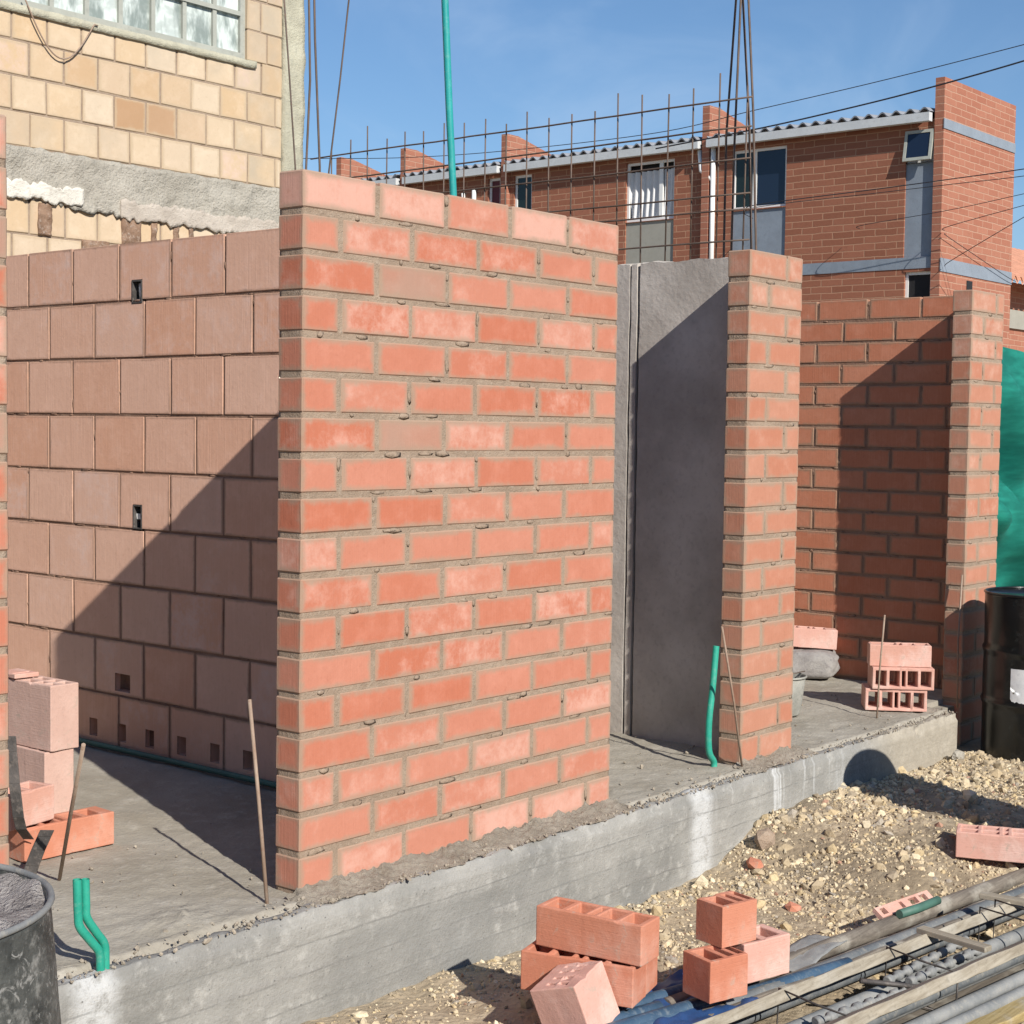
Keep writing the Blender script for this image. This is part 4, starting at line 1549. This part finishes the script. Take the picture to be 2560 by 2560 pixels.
PIPE = "grey steel pipes in the foreground pile"
rod("dark round pole along the back edge of the foreground pile", 1.9, -1.12, -0.285, -1.3, 2.2, 0.030, 'plank_dark', "wooden_pole", "pole", "poles in the foreground pile")
plank("long cement caked board across the top of the foreground pile", 1.3, -1.345, -0.235, -1.75, 1.9, 0.115, 0.035, 'plank', tilt=-0.55)
plank("second cement caked board lying lower and nearer in the pile", 1.3, -1.60, -0.235, -1.2, 1.9, 0.105, 0.035, 'plank', tilt=-0.5)
plank("yellow board at the very bottom right of the pile", 1.55, -1.735, -0.335, -0.9, 1.6, 0.14, 0.03, 'plank_yellow')
plank("dark thin board between the pole and the top board", 1.6, -1.215, -0.285, -1.0, 1.8, 0.07, 0.02, 'plank_dark')
for k, (yy, zz, r_) in enumerate(((-1.43, -0.285, 0.024), (-1.475, -0.315, 0.024), (-1.525, -0.30, 0.024), (-1.66, -0.285, 0.022), (-1.70, -0.305, 0.020))):
    lab = ["grey steel pipe just below the top cement caked board", "grey steel pipe deep between the two cement caked boards",
           "grey steel pipe just above the second cement caked board", "pale grey pipe directly in front of the second board", "thin grey pipe in front of the others, above the yellow board"][k]
    rod(lab, 1.4, yy, zz, -1.3, 1.8, r_, 'grey_steel', "steel_pipe", "pipe", PIPE, hollow=True)

for k, (yy, zz, r_) in enumerate(((-1.165, -0.315, 0.026), (-1.205, -0.275, 0.022), (-1.255, -0.30, 0.026), (-1.555, -0.285, 0.02), (-1.745, -0.295, 0.024))):
    rod(["blue grey tube just in front of the dark pole", "blue grey tube raised on its neighbours behind the top board", "blue grey tube close behind the top board",
         "blue grey tube tucked under the second board", "blue grey tube nearest the camera at the corner"][k], 1.5, yy, zz, (-0.95, -0.8, -1.2, -1.0, 0.1)[k], 2.0, r_, 'tube_blue', "steel_tube", "tube",
        "blue grey tubes in the foreground pile", hollow=True)
m3 = MB()
m3.grid(lambda a, b: (0.42 * a, -0.13 * b, 0.03 * math.sin(a * 2.6) + 0.02 * b + 0.006 * fbm(a * 5, b * 5, 1, 3)), 24, 10, 0, True, True)
o = m3.build("metal_sheet", MAT['grey_steel'], loc=(1.12, -1.02, -0.275)); o.rotation_euler = (0.15, 0.05, math.radians(8))
sm_ = o.modifiers.new("thick", 'SOLIDIFY'); sm_.thickness = 0.003
tag(o, "bent dull grey metal sheet lying between the dumped blocks and the dark pole", "metal sheet")

# ribbed bars lying on the pipes
for k, (x0, yy, zz, L) in enumerate(((0.92, -1.46, -0.245, 0.42), (1.42, -1.44, -0.235, 0.55), (1.46, -1.495, -0.245, 0.50))):
    m3 = MB()
    n = int(L / 0.004)
    pts = [DIR * (L * i / n - L / 2) for i in range(n + 1)]
    rad = [0.0125 + 0.004 * (1 if math.sin(i * 0.42) > 0.1 else -1) * min(1, abs(math.sin(i * 0.42)) * 3) for i in range(n + 1)]
    m3.tube(pts, 0.02, 12, rad=rad)
    o = m3.build("ribbed_bar", MAT['grey_steel'], loc=(x0, yy, zz))
    o.rotation_euler = (0, 0, math.radians((-4, 5, 2)[k]))
    tag(o, ["ribbed grey bar at the left, between the two cement caked boards", "ribbed grey bar at the right lying against the top board", "ribbed grey bar at the right lying against the second board"][k],
        "ribbed bar", "ribbed bars lying on the pipes")

plank("wide board added to darken the gaps under the grey pipes between the two caked boards", 1.5, -1.47, -0.365, -1.2, 1.8, 0.22, 0.025, 'plank_dark')  # dark base boards added so the gaps under the pile read dark
plank("board added to darken the gaps under the pipes in front of the second caked board", 1.6, -1.69, -0.375, -0.9, 1.6, 0.14, 0.025, 'plank_dark')
for k, (cx_, cy_, L_, an_) in enumerate(((2.05, -1.50, 0.30, 96), (1.50, -1.49, 0.26, 80))):
    m3 = MB(); m3.obox((-L_ / 2, -0.02, 0), (L_, 0, 0), (0, 0.04, 0), (0, 0, 0.018))
    o = m3.build("timber_batten", MAT['plank'], bevel=0.002, loc=(cx_, cy_, -0.183)); o.rotation_euler = (0, 0, math.radians(an_))
    tag(o, ["short cross batten nailed over the two caked boards near the right edge", "short cross batten over the middle of the two caked boards"][k], "batten", "cross battens on the foreground pile")

# wire stirrups round the pile
for k, (s, w0, w1, z0, z1) in enumerate(((0.70, -1.62, -1.36, -0.33, -0.19), (1.25, -1.62, -1.37, -0.33, -0.185), (1.80, -1.80, -1.38, -0.36, -0.165), (1.92, -1.66, -1.37, -0.33, -0.165))):
    m3 = MB()
    oo = Vector((s, (w0 + w1) / 2, z0))
    dy = (w1 - w0) / 2
    t = -0.115 * (s - 1.3)
    pts = [(0, -dy + t, 0), (0.01, -dy + t, z1 - z0 - 0.01), (0.02, 0 + t, z1 - z0 - 0.004), (0.03, dy + t, z1 - z0 + 0.01), (0.02, dy + t, 0), (0, -dy + t, 0)]
    m3.tube(pts, 0.0036, 7)
    o = m3.build("wire_stirrup", MAT['dark_metal'], loc=oo)
    tag(o, ["leftmost steel stirrup looped round the two boards", "steel stirrup looped round the middle of the two boards",
            "large steel stirrup round the right end of the pile reaching the yellow board", "steel stirrup close to the right picture edge round the boards"][k], "stirrup", "steel stirrups round the foreground pile")
m3 = MB(); m3.tube([(0, 0, 0), (0.16, -0.15, -0.03)], 0.008, 8)
tag(m3.build("short_bar", MAT['dark_metal'], loc=(1.03, -1.40, -0.21)), "short dark bar lying diagonally between the boards", "bar")

# blue pipes under the loose blocks
BP = "dusty blue pipes under the dumped blocks"
for k, (x0, yy, zz, s0, s1) in enumerate(((0.52, -0.99, -0.262, -0.55, 0.02), (0.57, -1.045, -0.265, -0.75, 0.10), (0.78, -0.97, -0.268, -0.5, 0.35), (1.02, -1.15, -0.275, -0.8, 0.30))):
    rod(["dusty blue pipe end poking out right below the two stacked blocks", "dusty blue pipe end in front, nearest the right block pair",
         "blue pipe running behind the right block pair", "bluish pipe beside the dark pole, right of the block pair"][k], x0, yy, zz, s0, s1, 0.024, 'blue', "blue_pipe", "pipe", BP, hollow=False, skew=-0.1)
mb = MB()
mb.grid(lambda a, b: (0.30 + 0.60 * a - 0.10 * b, -0.78 - 0.34 * b - 0.10 * a, -0.262 + 0.02 * fbm(a * 6, b * 6, 3, 3)), 50, 30, 0, True, True)
o = mb.build("plastic_sheet", MAT['blue_sheet'])
tag(o, "crumpled blue plastic sheet under the dumped blocks", "sheet")
m3 = MB(); m3.tube([(0, 0, 0), (0.12, -0.02, 0.0), (0.24, -0.035, 0.004)], 0.016, 12)
tag(m3.build("green_hose", MAT['green_dark'], loc=(1.84, -1.135, -0.245)), "short greenish hose piece lying on the dark pole", "hose")
m3 = hollow_mesh(0.34, 0.045, 0.018, [(0.02, 0.05), (0.14, 0.16), (0.2, 0.25), (0.27, 0.31)], shell=0.009)
o = m3.build("grille_strip", MAT['clay_pale'], loc=(1.96, -1.09, -0.255)); o.rotation_euler = (0.6, 0, math.radians(-7))
tag(o, "pale pink slotted clay strip beside the greenish hose", "clay strip")


# ------------------------------------------------------------------ terrace of brick houses behind
XH = 21.3


def house(y0, y1, label, feats, gable=False, depth=2.8):
    root = empty("brick_house", (XH, (y0 + y1) / 2, -0.4))
    off = Vector(root.location)

    def P(m3, name, mats, parent=root):
        m3.V = [tuple(Vector(v) - off) for v in m3.V]
        o = m3.build(name, mats, parent)
        return o
    # facade with recessed openings: tile the facade in cells
    ops = [f for f in feats if f[0] in ('win', 'panel', 'hole')]
    ysx = sorted({y0, y1} | {v for f in ops for v in f[1:3]})
    zsx = sorted({-0.4, 6.62} | {v for f in ops for v in f[3:5]})
    m3 = MB()
    for i in range(len(ysx) - 1):
        for j in range(len(zsx) - 1):
            yc, zc = (ysx[i] + ysx[i + 1]) / 2, (zsx[j] + zsx[j + 1]) / 2
            if any(f[1] < yc < f[2] and f[3] < zc < f[4] for f in ops): continue
            b = m3.v((XH, ysx[i], zsx[j]), (XH, ysx[i + 1], zsx[j]), (XH, ysx[i + 1], zsx[j + 1]), (XH, ysx[i], zsx[j + 1]))
            m3.face((b, b + 3, b + 2, b + 1))
    for f in ops:   # reveals and backs
        a, c, d, e = f[1:5]
        dp = 0.07 if f[0] == 'panel' else 0.16
        b = m3.v((XH, a, d), (XH, c, d), (XH, c, e), (XH, a, e), (XH + dp, a, d), (XH + dp, c, d), (XH + dp, c, e), (XH + dp, a, e))
        for q in ((0, 1, 5, 4), (1, 2, 6, 5), (2, 3, 7, 6), (3, 0, 4, 7)):
            m3.face(tuple(b + t for t in q))
        m3.face((b + 4, b + 5, b + 6, b + 7), 1)
    # back and side closure
    b = m3.v((XH + depth, y0, -0.4), (XH + depth, y1, -0.4), (XH + depth, y1, 6.62), (XH + depth, y0, 6.62))
    m3.face((b, b + 1, b + 2, b + 3))
    P(m3, "wall", [MAT['far_brick_y'], MAT['dark_room']])
    for f in feats:
        if f[0] == 'win':
            _, a, c, d, e, style = f
            m3 = MB()
            fw = 0.05
            xf0, xf1 = XH + 0.05, XH + 0.09
            m3.box(xf0, xf1, a, a + fw, d, e); m3.box(xf0, xf1, c - fw, c, d, e)
            m3.box(xf0, xf1, a + fw, c - fw, d, d + fw); m3.box(xf0, xf1, a + fw, c - fw, e - fw, e)
            mid = None
            if style in ('double', 'curtain'):
                mid = a + (c - a) * (0.60 if style == 'double' else 0.30)
                m3.box(xf0 + 0.003, xf1 - 0.003, mid - 0.04, mid + 0.04, d + fw, e - fw)
            fr = P(m3, "window", MAT['white'])
            m3 = MB()
            if style == 'double':
                b = m3.v((XH + 0.07, a + fw, d + fw), (XH + 0.07, mid, d + fw), (XH + 0.07, mid, e - fw), (XH + 0.07, a + fw, e - fw))
                m3.face((b, b + 3, b + 2, b + 1), 0)
                b = m3.v((XH + 0.07, mid, d + fw), (XH + 0.07, c - fw, d + fw), (XH + 0.07, c - fw, e - fw), (XH + 0.07, mid, e - fw))
                m3.face((b, b + 3, b + 2, b + 1), 1)
                mt = [MAT['glass_blue'], MAT['glass_dark']]
            elif style == 'curtain':
                def cf(u, v):
                    y = a + fw + (c - a - 2 * fw) * u
                    return (XH + 0.11 + 0.03 * math.sin(u * 46 + 2 * math.sin(v * 2)), y, d + fw + (e - d - 2 * fw - 0.12) * v)
                m3.grid(cf, 80, 6, 0, True, True)
                mt = MAT['curtain']
            else:
                b = m3.v((XH + 0.07, a + fw, d + fw), (XH + 0.07, c - fw, d + fw), (XH + 0.07, c - fw, e - fw), (XH + 0.07, a + fw, e - fw))
                m3.face((b, b + 3, b + 2, b + 1), 0)
                mt = MAT[{'dark': 'glass_dark', 'maroon': 'maroon', 'black': 'dark_room'}[style]]
            P(m3, "curtain" if style == 'curtain' else "pane", mt, fr)
            fr.matrix_parent_inverse.identity()
        elif f[0] == 'panel':
            _, a, c, d, e, mt = f
            m3 = MB(); m3.box(XH + 0.03, XH + 0.06, a, c, d, e); P(m3, "panel", MAT[mt])
        elif f[0] == 'band':
            _, a, c, d, e = f
            m3 = MB(); m3.box(XH - 0.012, XH - 0.002, a, c, d, e); P(m3, "band", MAT['band'])
        elif f[0] == 'awning':
            _, a, c, d, e = f
            m3 = MB()
            tp = Vector((XH - 0.01, a, e)); dn = Vector((-0.09, 0, -(e - d) * 0.97)); wd = Vector((0, c - a, 0))
            th = Vector((-0.03, 0, 0.008))
            for (s0, s1, t0, t1) in ((0, 1, 0, .1), (0, 1, .9, 1), (0, .1, .1, .9), (.9, 1, .1, .9)):
                m3.obox(tp + wd * s0 + dn * t0, wd * (s1 - s0), dn * (t1 - t0), th)
            fr = P(m3, "awning_window", MAT['frame_grey'])
            m3 = MB()
            m3.obox(tp + wd * .1 + dn * .1 + th * 0.3, wd * .8, dn * .8, th * 0.3)
            P(m3, "pane", MAT['glass_blue'], fr)
        elif f[0] == 'pipe':
            _, y, d, e = f
            m3 = MB(); m3.tube([(XH - 0.06, y, d), (XH - 0.06, y, e)], 0.045, 12)
            m3.tube([(XH - 0.06, y + 0.30, e - 0.05), (XH - 0.06, y + 0.26, e - 0.42), (XH - 0.06, y, e - 0.62)], 0.04, 10)
            P(m3, "drain_pipe", MAT['white'])
    # fascia gutter
    m3 = MB(); m3.box(XH - 0.22, XH - 0.10, y0 + 0.02, y1 - 0.16, 6.56, 6.70); P(m3, "gutter", MAT['fascia'])
    # corrugated roof
    m3 = MB()
    per = 0.25

    def rf(u, v):
        y = y0 + 0.02 + (y1 - y0 - 0.18) * u
        x = XH - 0.20 + (depth + 0.2) * v
        return (x, y, 6.75 + 0.042 * math.sin(2 * math.pi * y / per) + 0.10 * (x - XH + 0.2))
    nu = int((y1 - y0) / per * 8)
    m3.grid(rf, nu, 4, 0, True, True)
    m3.grid(lambda u, v: tuple(Vector(rf(u, 0)) + Vector((0.004, 0, -0.022 * v))), nu, 1, 0, True)
    P(m3, "roof", MAT['roof'])
    # party wall with raised parapet on the far side, gable on the near side of the end house
    m3 = MB(); m3.box(XH - 0.10, XH + 2.75, y1 - 0.15, y1, -0.4, 6.85)
    q = m3.v(*[(x_, y_, z_) for y_ in (y1 - 0.15, y1) for (x_, z_) in ((XH - 0.10, 6.853), (XH + 2.6, 6.853), (XH + 0.25, 7.33), (XH - 0.10, 7.33))])
    for f_ in ((0, 1, 2, 3), (7, 6, 5, 4), (0, 4, 5, 1), (1, 5, 6, 2), (2, 6, 7, 3), (3, 7, 4, 0)): m3.face(tuple(q + t for t in f_))
    P(m3, "parapet", MAT['far_brick_x'])
    if gable:
        m3 = MB()
        gx0, gx1 = XH - 0.05, XH + 2.87
        m3.box(gx0, gx1, y0 - 0.16, y0, -0.4, 7.27)
        g = P(m3, "gable_wall", MAT['far_brick_x'])
        m3 = MB()
        m3.box(gx0 - 0.01, gx1, y0 - 0.175, y0 - 0.163, 6.44, 6.60)
        P(m3, "band", MAT['band'], g)
        m3 = MB(); m3.box(gx0 - 0.01, gx1, y0 - 0.175, y0 - 0.163, 4.12, 4.34)
        P(m3, "band", MAT['band'], g)
        m3 = MB(); m3.box(gx0 + 1.05, gx0 + 1.27, y0 - 0.172, y0 - 0.163, 3.60, 4.05); P(m3, "vent_opening", MAT['dark_room'], g)
    tag(root, label, "house", "terrace of brick houses behind the site")
    return root


house(7.94, 12.42, "brick house with an open awning window and tall bare gable end", [
    ('panel', 7.96, 8.46, 4.38, 5.93, 'band'), ('win', 7.96, 8.46, 5.93, 6.45, 'black'), ('awning', 7.96, 8.46, 5.93, 6.45),
    ('band', 7.96, 10.72, 4.19, 4.38), ('win', 7.86 + 0.08, 8.43, 3.55, 4.14, 'black'),
    ('win', 10.72, 11.84, 5.42, 6.48, 'double'), ('panel', 10.72, 11.82, 4.3, 5.40, 'band'),
    ('pipe', 12.20, 3.6, 6.6)], gable=True)
house(12.42, 17.2, "brick house with a white curtained window above a beige panel", [
    ('win', 13.08, 14.18, 5.37, 6.48, 'curtain'), ('panel', 13.08, 14.18, 4.0, 5.36, 'band_beige'), ('win', 16.48, 16.94, 5.6, 6.5, 'dark')])
house(17.2, 20.0, "brick house with a narrow maroon window seen through the steel mesh", [('win', 17.3, 17.62, 5.5, 6.5, 'maroon'), ('pipe', 17.95, 3.6, 6.3)])
house(20.0, 21.95, "farthest brick house, only its raised parapet and fascia end showing", [])

# tiled house farther right
root = empty("tiled_house", (25.5, 9.6, -0.4))
off = Vector(root.location)
m3 = MB(); m3.box(24.9, 41, 10.2, 15, -0.4, 4.75)
m3.V = [tuple(Vector(v) - off) for v in m3.V]; m3.build("wall", MAT['far_brick_x'], root)
m3 = MB(); m3.box(24.9, 41, 10.14, 10.19, 3.75, 4.15)
m3.V = [tuple(Vector(v) - off) for v in m3.V]; m3.build("band", MAT['band_beige'], root)
m3 = MB()


def trf(u, v):
    x = 24.6 + 17.0 * u
    y = 9.5 + 3.4 * v
    return (x, y, 4.68 + 0.05 * math.cos(2 * math.pi * x / 0.28) + 1.55 * v)


m3.grid(trf, 480, 10, 0, True)
m3.grid(lambda u, v: tuple(Vector(trf(u, 0)) + Vector((0, 0.02, -0.06 * v))), 480, 1, 0, True, True)
m3.V = [tuple(Vector(v) - off) for v in m3.V]; m3.build("roof", MAT['tile_roof'], root)
tag(root, "low house with a wavy terracotta tile roof beyond the gable at the right edge", "house")

# ------------------------------------------------------------------ yellow block building at the upper left
YB = 6.3
root = empty("block_building", (3.8, YB, -0.4))
off = Vector(root.location)


def PB(m3, name, mats, parent=root):
    m3.V = [tuple(Vector(v) - off) for v in m3.V]
    return m3.build(name, mats, parent)


WX0, WX1, WZ0, WZ1 = 2.2, 5.19, 4.385, 5.6
MAT['yellow_block'] = m_brick("yellow_clay_block", (0.53, 0.385, 0.235), (0.56, 0.455, 0.335), (0.37, 0.325, 0.255), (0.58, 0.43, 0.37),
                              joint=(0.45, 0.35, 0.235), smear_w=0.03, stri=0.0, alt=(0.36, 0.20, 0.10))


def t_yel(zoff):
    def f(r, i, nr, n):
        a = random.random()
        g = 0.6 if random.random() < 0.14 else 0.0
        b = 0.2 + 0.3 * random.random()
        al = 1.0
        z = zoff + r * 0.245
        if abs(z - 3.645) < 0.01 and i in BR_ALT: al = 0.25
        elif random.random() < 0.30: al = random.uniform(0.68, 0.95)
        if abs(z - 3.40) < 0.01 and i < 12: b = 0.55
        if i > n - 3: b = 0.62
        return (a, g, b, al)
    return f


def yrow(f, ub=5.56):
    us = [0.6]
    u = f - 0.2875 * 12
    while u < ub - 0.05:
        if u > 0.65: us.append(u + random.uniform(-0.006, 0.006))
        u += 0.2875
    return us + [ub]


XY = XF((0, YB, 0), 'x')
rowsU = [yrow(3.19), yrow(3.335), yrow(3.186), yrow(3.332)]
BR_ALT = [i for i in range(len(rowsU[1]) - 1) if 3.85 < rowsU[1][i] < 4.3]
wl = brick_wall("wall", XY, rowsU, 0.245, 0.12, [MAT['yellow_block'], MAT['mortar']], joint=0.014, z0=3.40, core_res=0.03, tints=t_yel(3.40), jit=0.003, inset=0.0075, core_amp=0.0015)
rowsL = [yrow(3.335), yrow(3.186), yrow(3.332), yrow(3.19)]
w2 = brick_wall("lower_wall", XY, rowsL, 0.245, 0.12, [MAT['yellow_block'], MAT['mortar']], joint=0.014, z0=2.055, core_res=0.03, tints=t_yel(2.055), jit=0.003, inset=0.0075, core_amp=0.0015)
w3 = brick_wall("wall_pier", XY, [[5.19, 5.335 if r % 2 else 5.40, 5.56] for r in range(8)], 0.245, 0.12, [MAT['yellow_block'], MAT['mortar']], joint=0.014, z0=4.38,
                core_res=0.03, tints=t_yel(4.38), jit=0.003, inset=0.0075, core_amp=0.0015)
for w_ in (wl, w2, w3):
    w_.parent = root
    w_.location = -off
m3 = MB(); m3.box(0.5, 5.78, YB + 0.3, 11, -0.4, 8); PB(m3, "building_body", MAT['side_wall'])
m3 = MB(); m3.box(0.5, 5.56, YB + 0.015, YB + 0.29, -0.4, 2.04); PB(m3, "base_wall", MAT['side_wall'])
m3 = MB()
noisy_box(m3, XF((0, 0, 0), 'x'), 5.565, 5.78, YB - 0.03, YB + 0.31, -0.4, 8, 0.04, 0.022, 0, 4.0, seed=3)
PB(m3, "corner_column", MAT['plaster_strip'])
# concrete ring beam, ragged, with lime patch and broken units below
m3 = MB()


def rb_fn(p, p0):
    q = p.copy()
    if p0.y < YB:
        lo = (3.40 - p0.z) / 0.25
        q.z += (0.05 * fbm(p0.x * 2.6, 0.4, 1, 6) + 0.03 * fbm(p0.x * 19, 4, 1, 4)) * max(0, lo) + 0.012 * fbm(p0.x * 9, 3, 1, 3)
        q.y += -0.014 * fbm(p0.x * 5, p0.z * 7, 4, 4)
    return q


noisy_box(m3, XF((0, 0, 0), 'x'), 0.6, 5.565, YB - 0.012, YB + 0.10, 3.03, 3.40, 0.03, 0.012, 0, 7.0, fn=rb_fn, seed=5)
PB(m3, "ring_beam", MAT['old_concrete'])
m3 = MB()


def lp_fn(p, p0):
    q = p.copy(); q.z += 0.022 * fbm(p0.x * 5, p0.z * 3, 2, 6) + 0.03 * fbm(p0.x * 23, p0.z * 9, 5, 4); return q


noisy_box(m3, XF((0, 0, 0), 'x'), 2.9, 3.62, YB - 0.030, YB - 0.002, 3.04, 3.16, 0.018, 0.010, 0, 9.0, fn=lp_fn, seed=8)
PB(m3, "lime_patch", MAT['lime'])
m3 = MB()
noisy_box(m3, XF((0, 0, 0), 'x'), 3.95, 5.56, YB - 0.026, YB - 0.002, 2.99, 3.12, 0.02, 0.008, 0, 9.0, fn=lp_fn, seed=9)
PB(m3, "patch_strip", MAT['patch'])
for (a, b, c, d) in ((3.25, 3.36, 2.80, 3.02), (3.97, 4.14, 2.76, 3.01), (4.24, 4.29, 2.70, 3.0), (4.60, 4.64, 2.72, 3.0), (3.62, 3.85, 2.70, 2.80), (4.45, 4.50, 2.74, 3.0)):
    m3 = MB(); noisy_box(m3, XF((0, 0, 0), 'x'), a, b, YB - 0.014, YB + 0.02, c, d, 0.014, 0.012, 0, 16.0, seed=a)
    PB(m3, "broken_unit", MAT['broken'])
# window: steel frame with bars and pale curtained panes
m3 = MB()
fy0, fy1 = YB + 0.03, YB + 0.07
m3.box(WX0, WX1, fy0, fy1, WZ0, WZ0 + 0.05); m3.box(WX0, WX1, fy0, fy1, WZ1 - 0.05, WZ1)
m3.box(WX0, WX0 + 0.05, fy0, fy1, WZ0 + .05, WZ1 - .05); m3.box(WX1 - 0.05, WX1, fy0, fy1, WZ0 + .05, WZ1 - .05)
x = WX0 + 0.3
while x < WX1 - 0.1:
    m3.box(x - 0.018, x + 0.018, fy0 + 0.004, fy1 - 0.004, WZ0 + .05, WZ1 - .05); x += 0.298
m3.box(WX0 + .05, WX1 - .05, fy0 - 0.006, fy0 + 0.002, WZ0 + 0.34, WZ0 + 0.375)
win = PB(m3, "window", MAT['frame_grey'])
m3 = MB()
q = m3.v((WX0, YB + 0.06, WZ0), (WX1, YB + 0.06, WZ0), (WX1, YB + 0.06, WZ1), (WX0, YB + 0.06, WZ1)); m3.face((q, q + 1, q + 2, q + 3))
PB(m3, "pane", MAT['glass_frost'], win)
m3 = MB(); noisy_box(m3, XF((0, 0, 0), 'x'), WX0 - 0.05, WX1 + 0.08, YB - 0.02, YB + 0.02, WZ0 - 0.06, WZ0 - 0.004, 0.03, 0.008, 0, 9.0, seed=1)
PB(m3, "sill", MAT['plaster_strip'], win)
m3 = MB()
m3.tube([(3.12 + 0.62 * t, YB - 0.03, 4.36 - 0.34 * math.sin(math.pi * min(1, t * 1.05)) + 0.09 * (1 - t)) for t in np.linspace(0, 1, 22)], 0.006, 6)
PB(m3, "hanging_cord", MAT['steel_pale'])
tag(root, "tall yellow block building with a barred curtained window at the upper left", "building")

# ------------------------------------------------------------------ overhead cables


def cable(label, pts, r):
    m3 = MB()
    P = [Vector(p) for p in pts]
    out = []
    for i in range(len(P) - 1):
        a = P[max(i - 1, 0)]; b = P[i]; c = P[i + 1]; d = P[min(i + 2, len(P) - 1)]
        for k in range(10):
            t = k / 10
            out.append(0.5 * ((2 * b) + (c - a) * t + (2 * a - 5 * b + 4 * c - d) * t * t + (3 * b - a - 3 * c + d) * t ** 3))
    out.append(P[-1])
    m3.tube(out, r, 6)
    tag(m3.build("overhead_cable", MAT['cable']), label, "cable", "overhead cables in front of the brick houses")


cable("uppermost thin cable crossing the sky and passing above the gable end",
      [(17.0, 18.47, 6.4), (17.0, 15.97, 6.17), (17.0, 13.57, 6.05), (17.0, 10.52, 6.02), (17.0, 8.8, 6.16), (17.0, 6.77, 6.33), (17.0, 4.73, 6.54), (17.0, 3.0, 6.75)], 0.006)
cable("thick cable sloping from the mesh up across the gable's parapet",
      [(17.0, 10.52, 5.78), (17.0, 8.67, 5.89), (17.0, 7.38, 6.0), (17.0, 6.17, 6.13), (17.0, 4.72, 6.33), (17.0, 3.0, 6.62)], 0.011)
cable("upper one of a close pair of cables across the middle of the gable",
      [(21.0, 11.0, 5.3), (19.0, 10.0, 5.10), (19.0, 7.74, 5.18), (19.0, 6.46, 5.23), (19.0, 5.49, 5.27), (19.0, 3.5, 5.38)], 0.008)
cable("lower one of a close pair of cables across the middle of the gable",
      [(21.0, 11.2, 5.2), (19.0, 10.0, 5.06), (19.0, 7.74, 5.12), (19.0, 6.46, 5.15), (19.0, 5.49, 5.17), (19.0, 3.5, 5.26)], 0.006)
cable("thin service cable running to the right below the close pair",
      [(21.15, 9.2, 4.9), (20.9, 8.99, 4.92), (20.9, 7.5, 5.05), (20.9, 6.25, 5.21), (20.9, 4.5, 5.45)], 0.006)
cable("thin cable fanning right from the gable corner, upper of two",
      [(21.25, 7.72, 4.78), (20.95, 7.5, 4.80), (20.9, 6.25, 5.03), (20.9, 4.5, 5.35)], 0.006)
cable("thin cable rising steeply right from the foot of the gable corner",
      [(21.25, 7.70, 4.2), (20.95, 7.39, 4.28), (20.9, 6.24, 4.85), (20.9, 4.5, 5.7)], 0.006)
cable("thin cable sagging down across the gable wall",
      [(21.25, 7.70, 4.72), (21.32, 7.70, 4.69), (22.5, 7.70, 4.47), (23.74, 7.70, 4.24), (24.2, 7.70, 4.18)], 0.006)

# ------------------------------------------------------------------ unseen houses added left and across the street to block skylight


def neighbour(label, x0, x1, y0, y1, h, axis, fronts):
    root = empty("brick_house", ((x0 + x1) / 2, (y0 + y1) / 2, -0.4))
    off = Vector(root.location)

    def P(m3, name, mt, par=root):
        m3.V = [tuple(Vector(v) - off) for v in m3.V]
        return m3.build(name, mt, par)
    m3 = MB(); m3.box(x0, x1, y0, y1, -0.4, h); P(m3, "wall", MAT['far_brick_x' if axis == 'x' else 'far_brick_y'])
    m3 = MB(); m3.box(x0 - 0.2, x1 + 0.2, y0 - 0.2, y1 + 0.2, h + 0.003, h + 0.15); P(m3, "roof", MAT['roof'])
    for (a, b, c, d) in fronts:
        m3 = MB()
        if axis == 'x': m3.box(a, b, y1 - 0.02, y1 + 0.03, c, d)
        else: m3.box(x1 - 0.02, x1 + 0.03, a, b, c, d)
        fr = P(m3, "window", MAT['white'])
        m3 = MB()
        if axis == 'x': m3.box(a + 0.06, b - 0.06, y1 + 0.031, y1 + 0.036, c + 0.06, d - 0.06)
        else: m3.box(x1 + 0.031, x1 + 0.036, a + 0.06, b - 0.06, c + 0.06, d - 0.06)
        P(m3, "pane", MAT['glass_dark'], fr)
    tag(root, label, "house", "unseen houses added to block skylight")


neighbour("unseen plain brick house added left of the building plot to block skylight", -10, -4.8, 0.6, 14, 6.2, 'y', [(3, 4.4, 3.2, 4.5), (7, 8.4, 3.2, 4.5)])
neighbour("unseen long brick house added across the street behind the viewer to block skylight", -14, 9, -24, -15, 6.6, 'x', [(-8, -6.4, 3.4, 4.8), (-3, -1.4, 3.4, 4.8), (3, 4.6, 3.4, 4.8)])
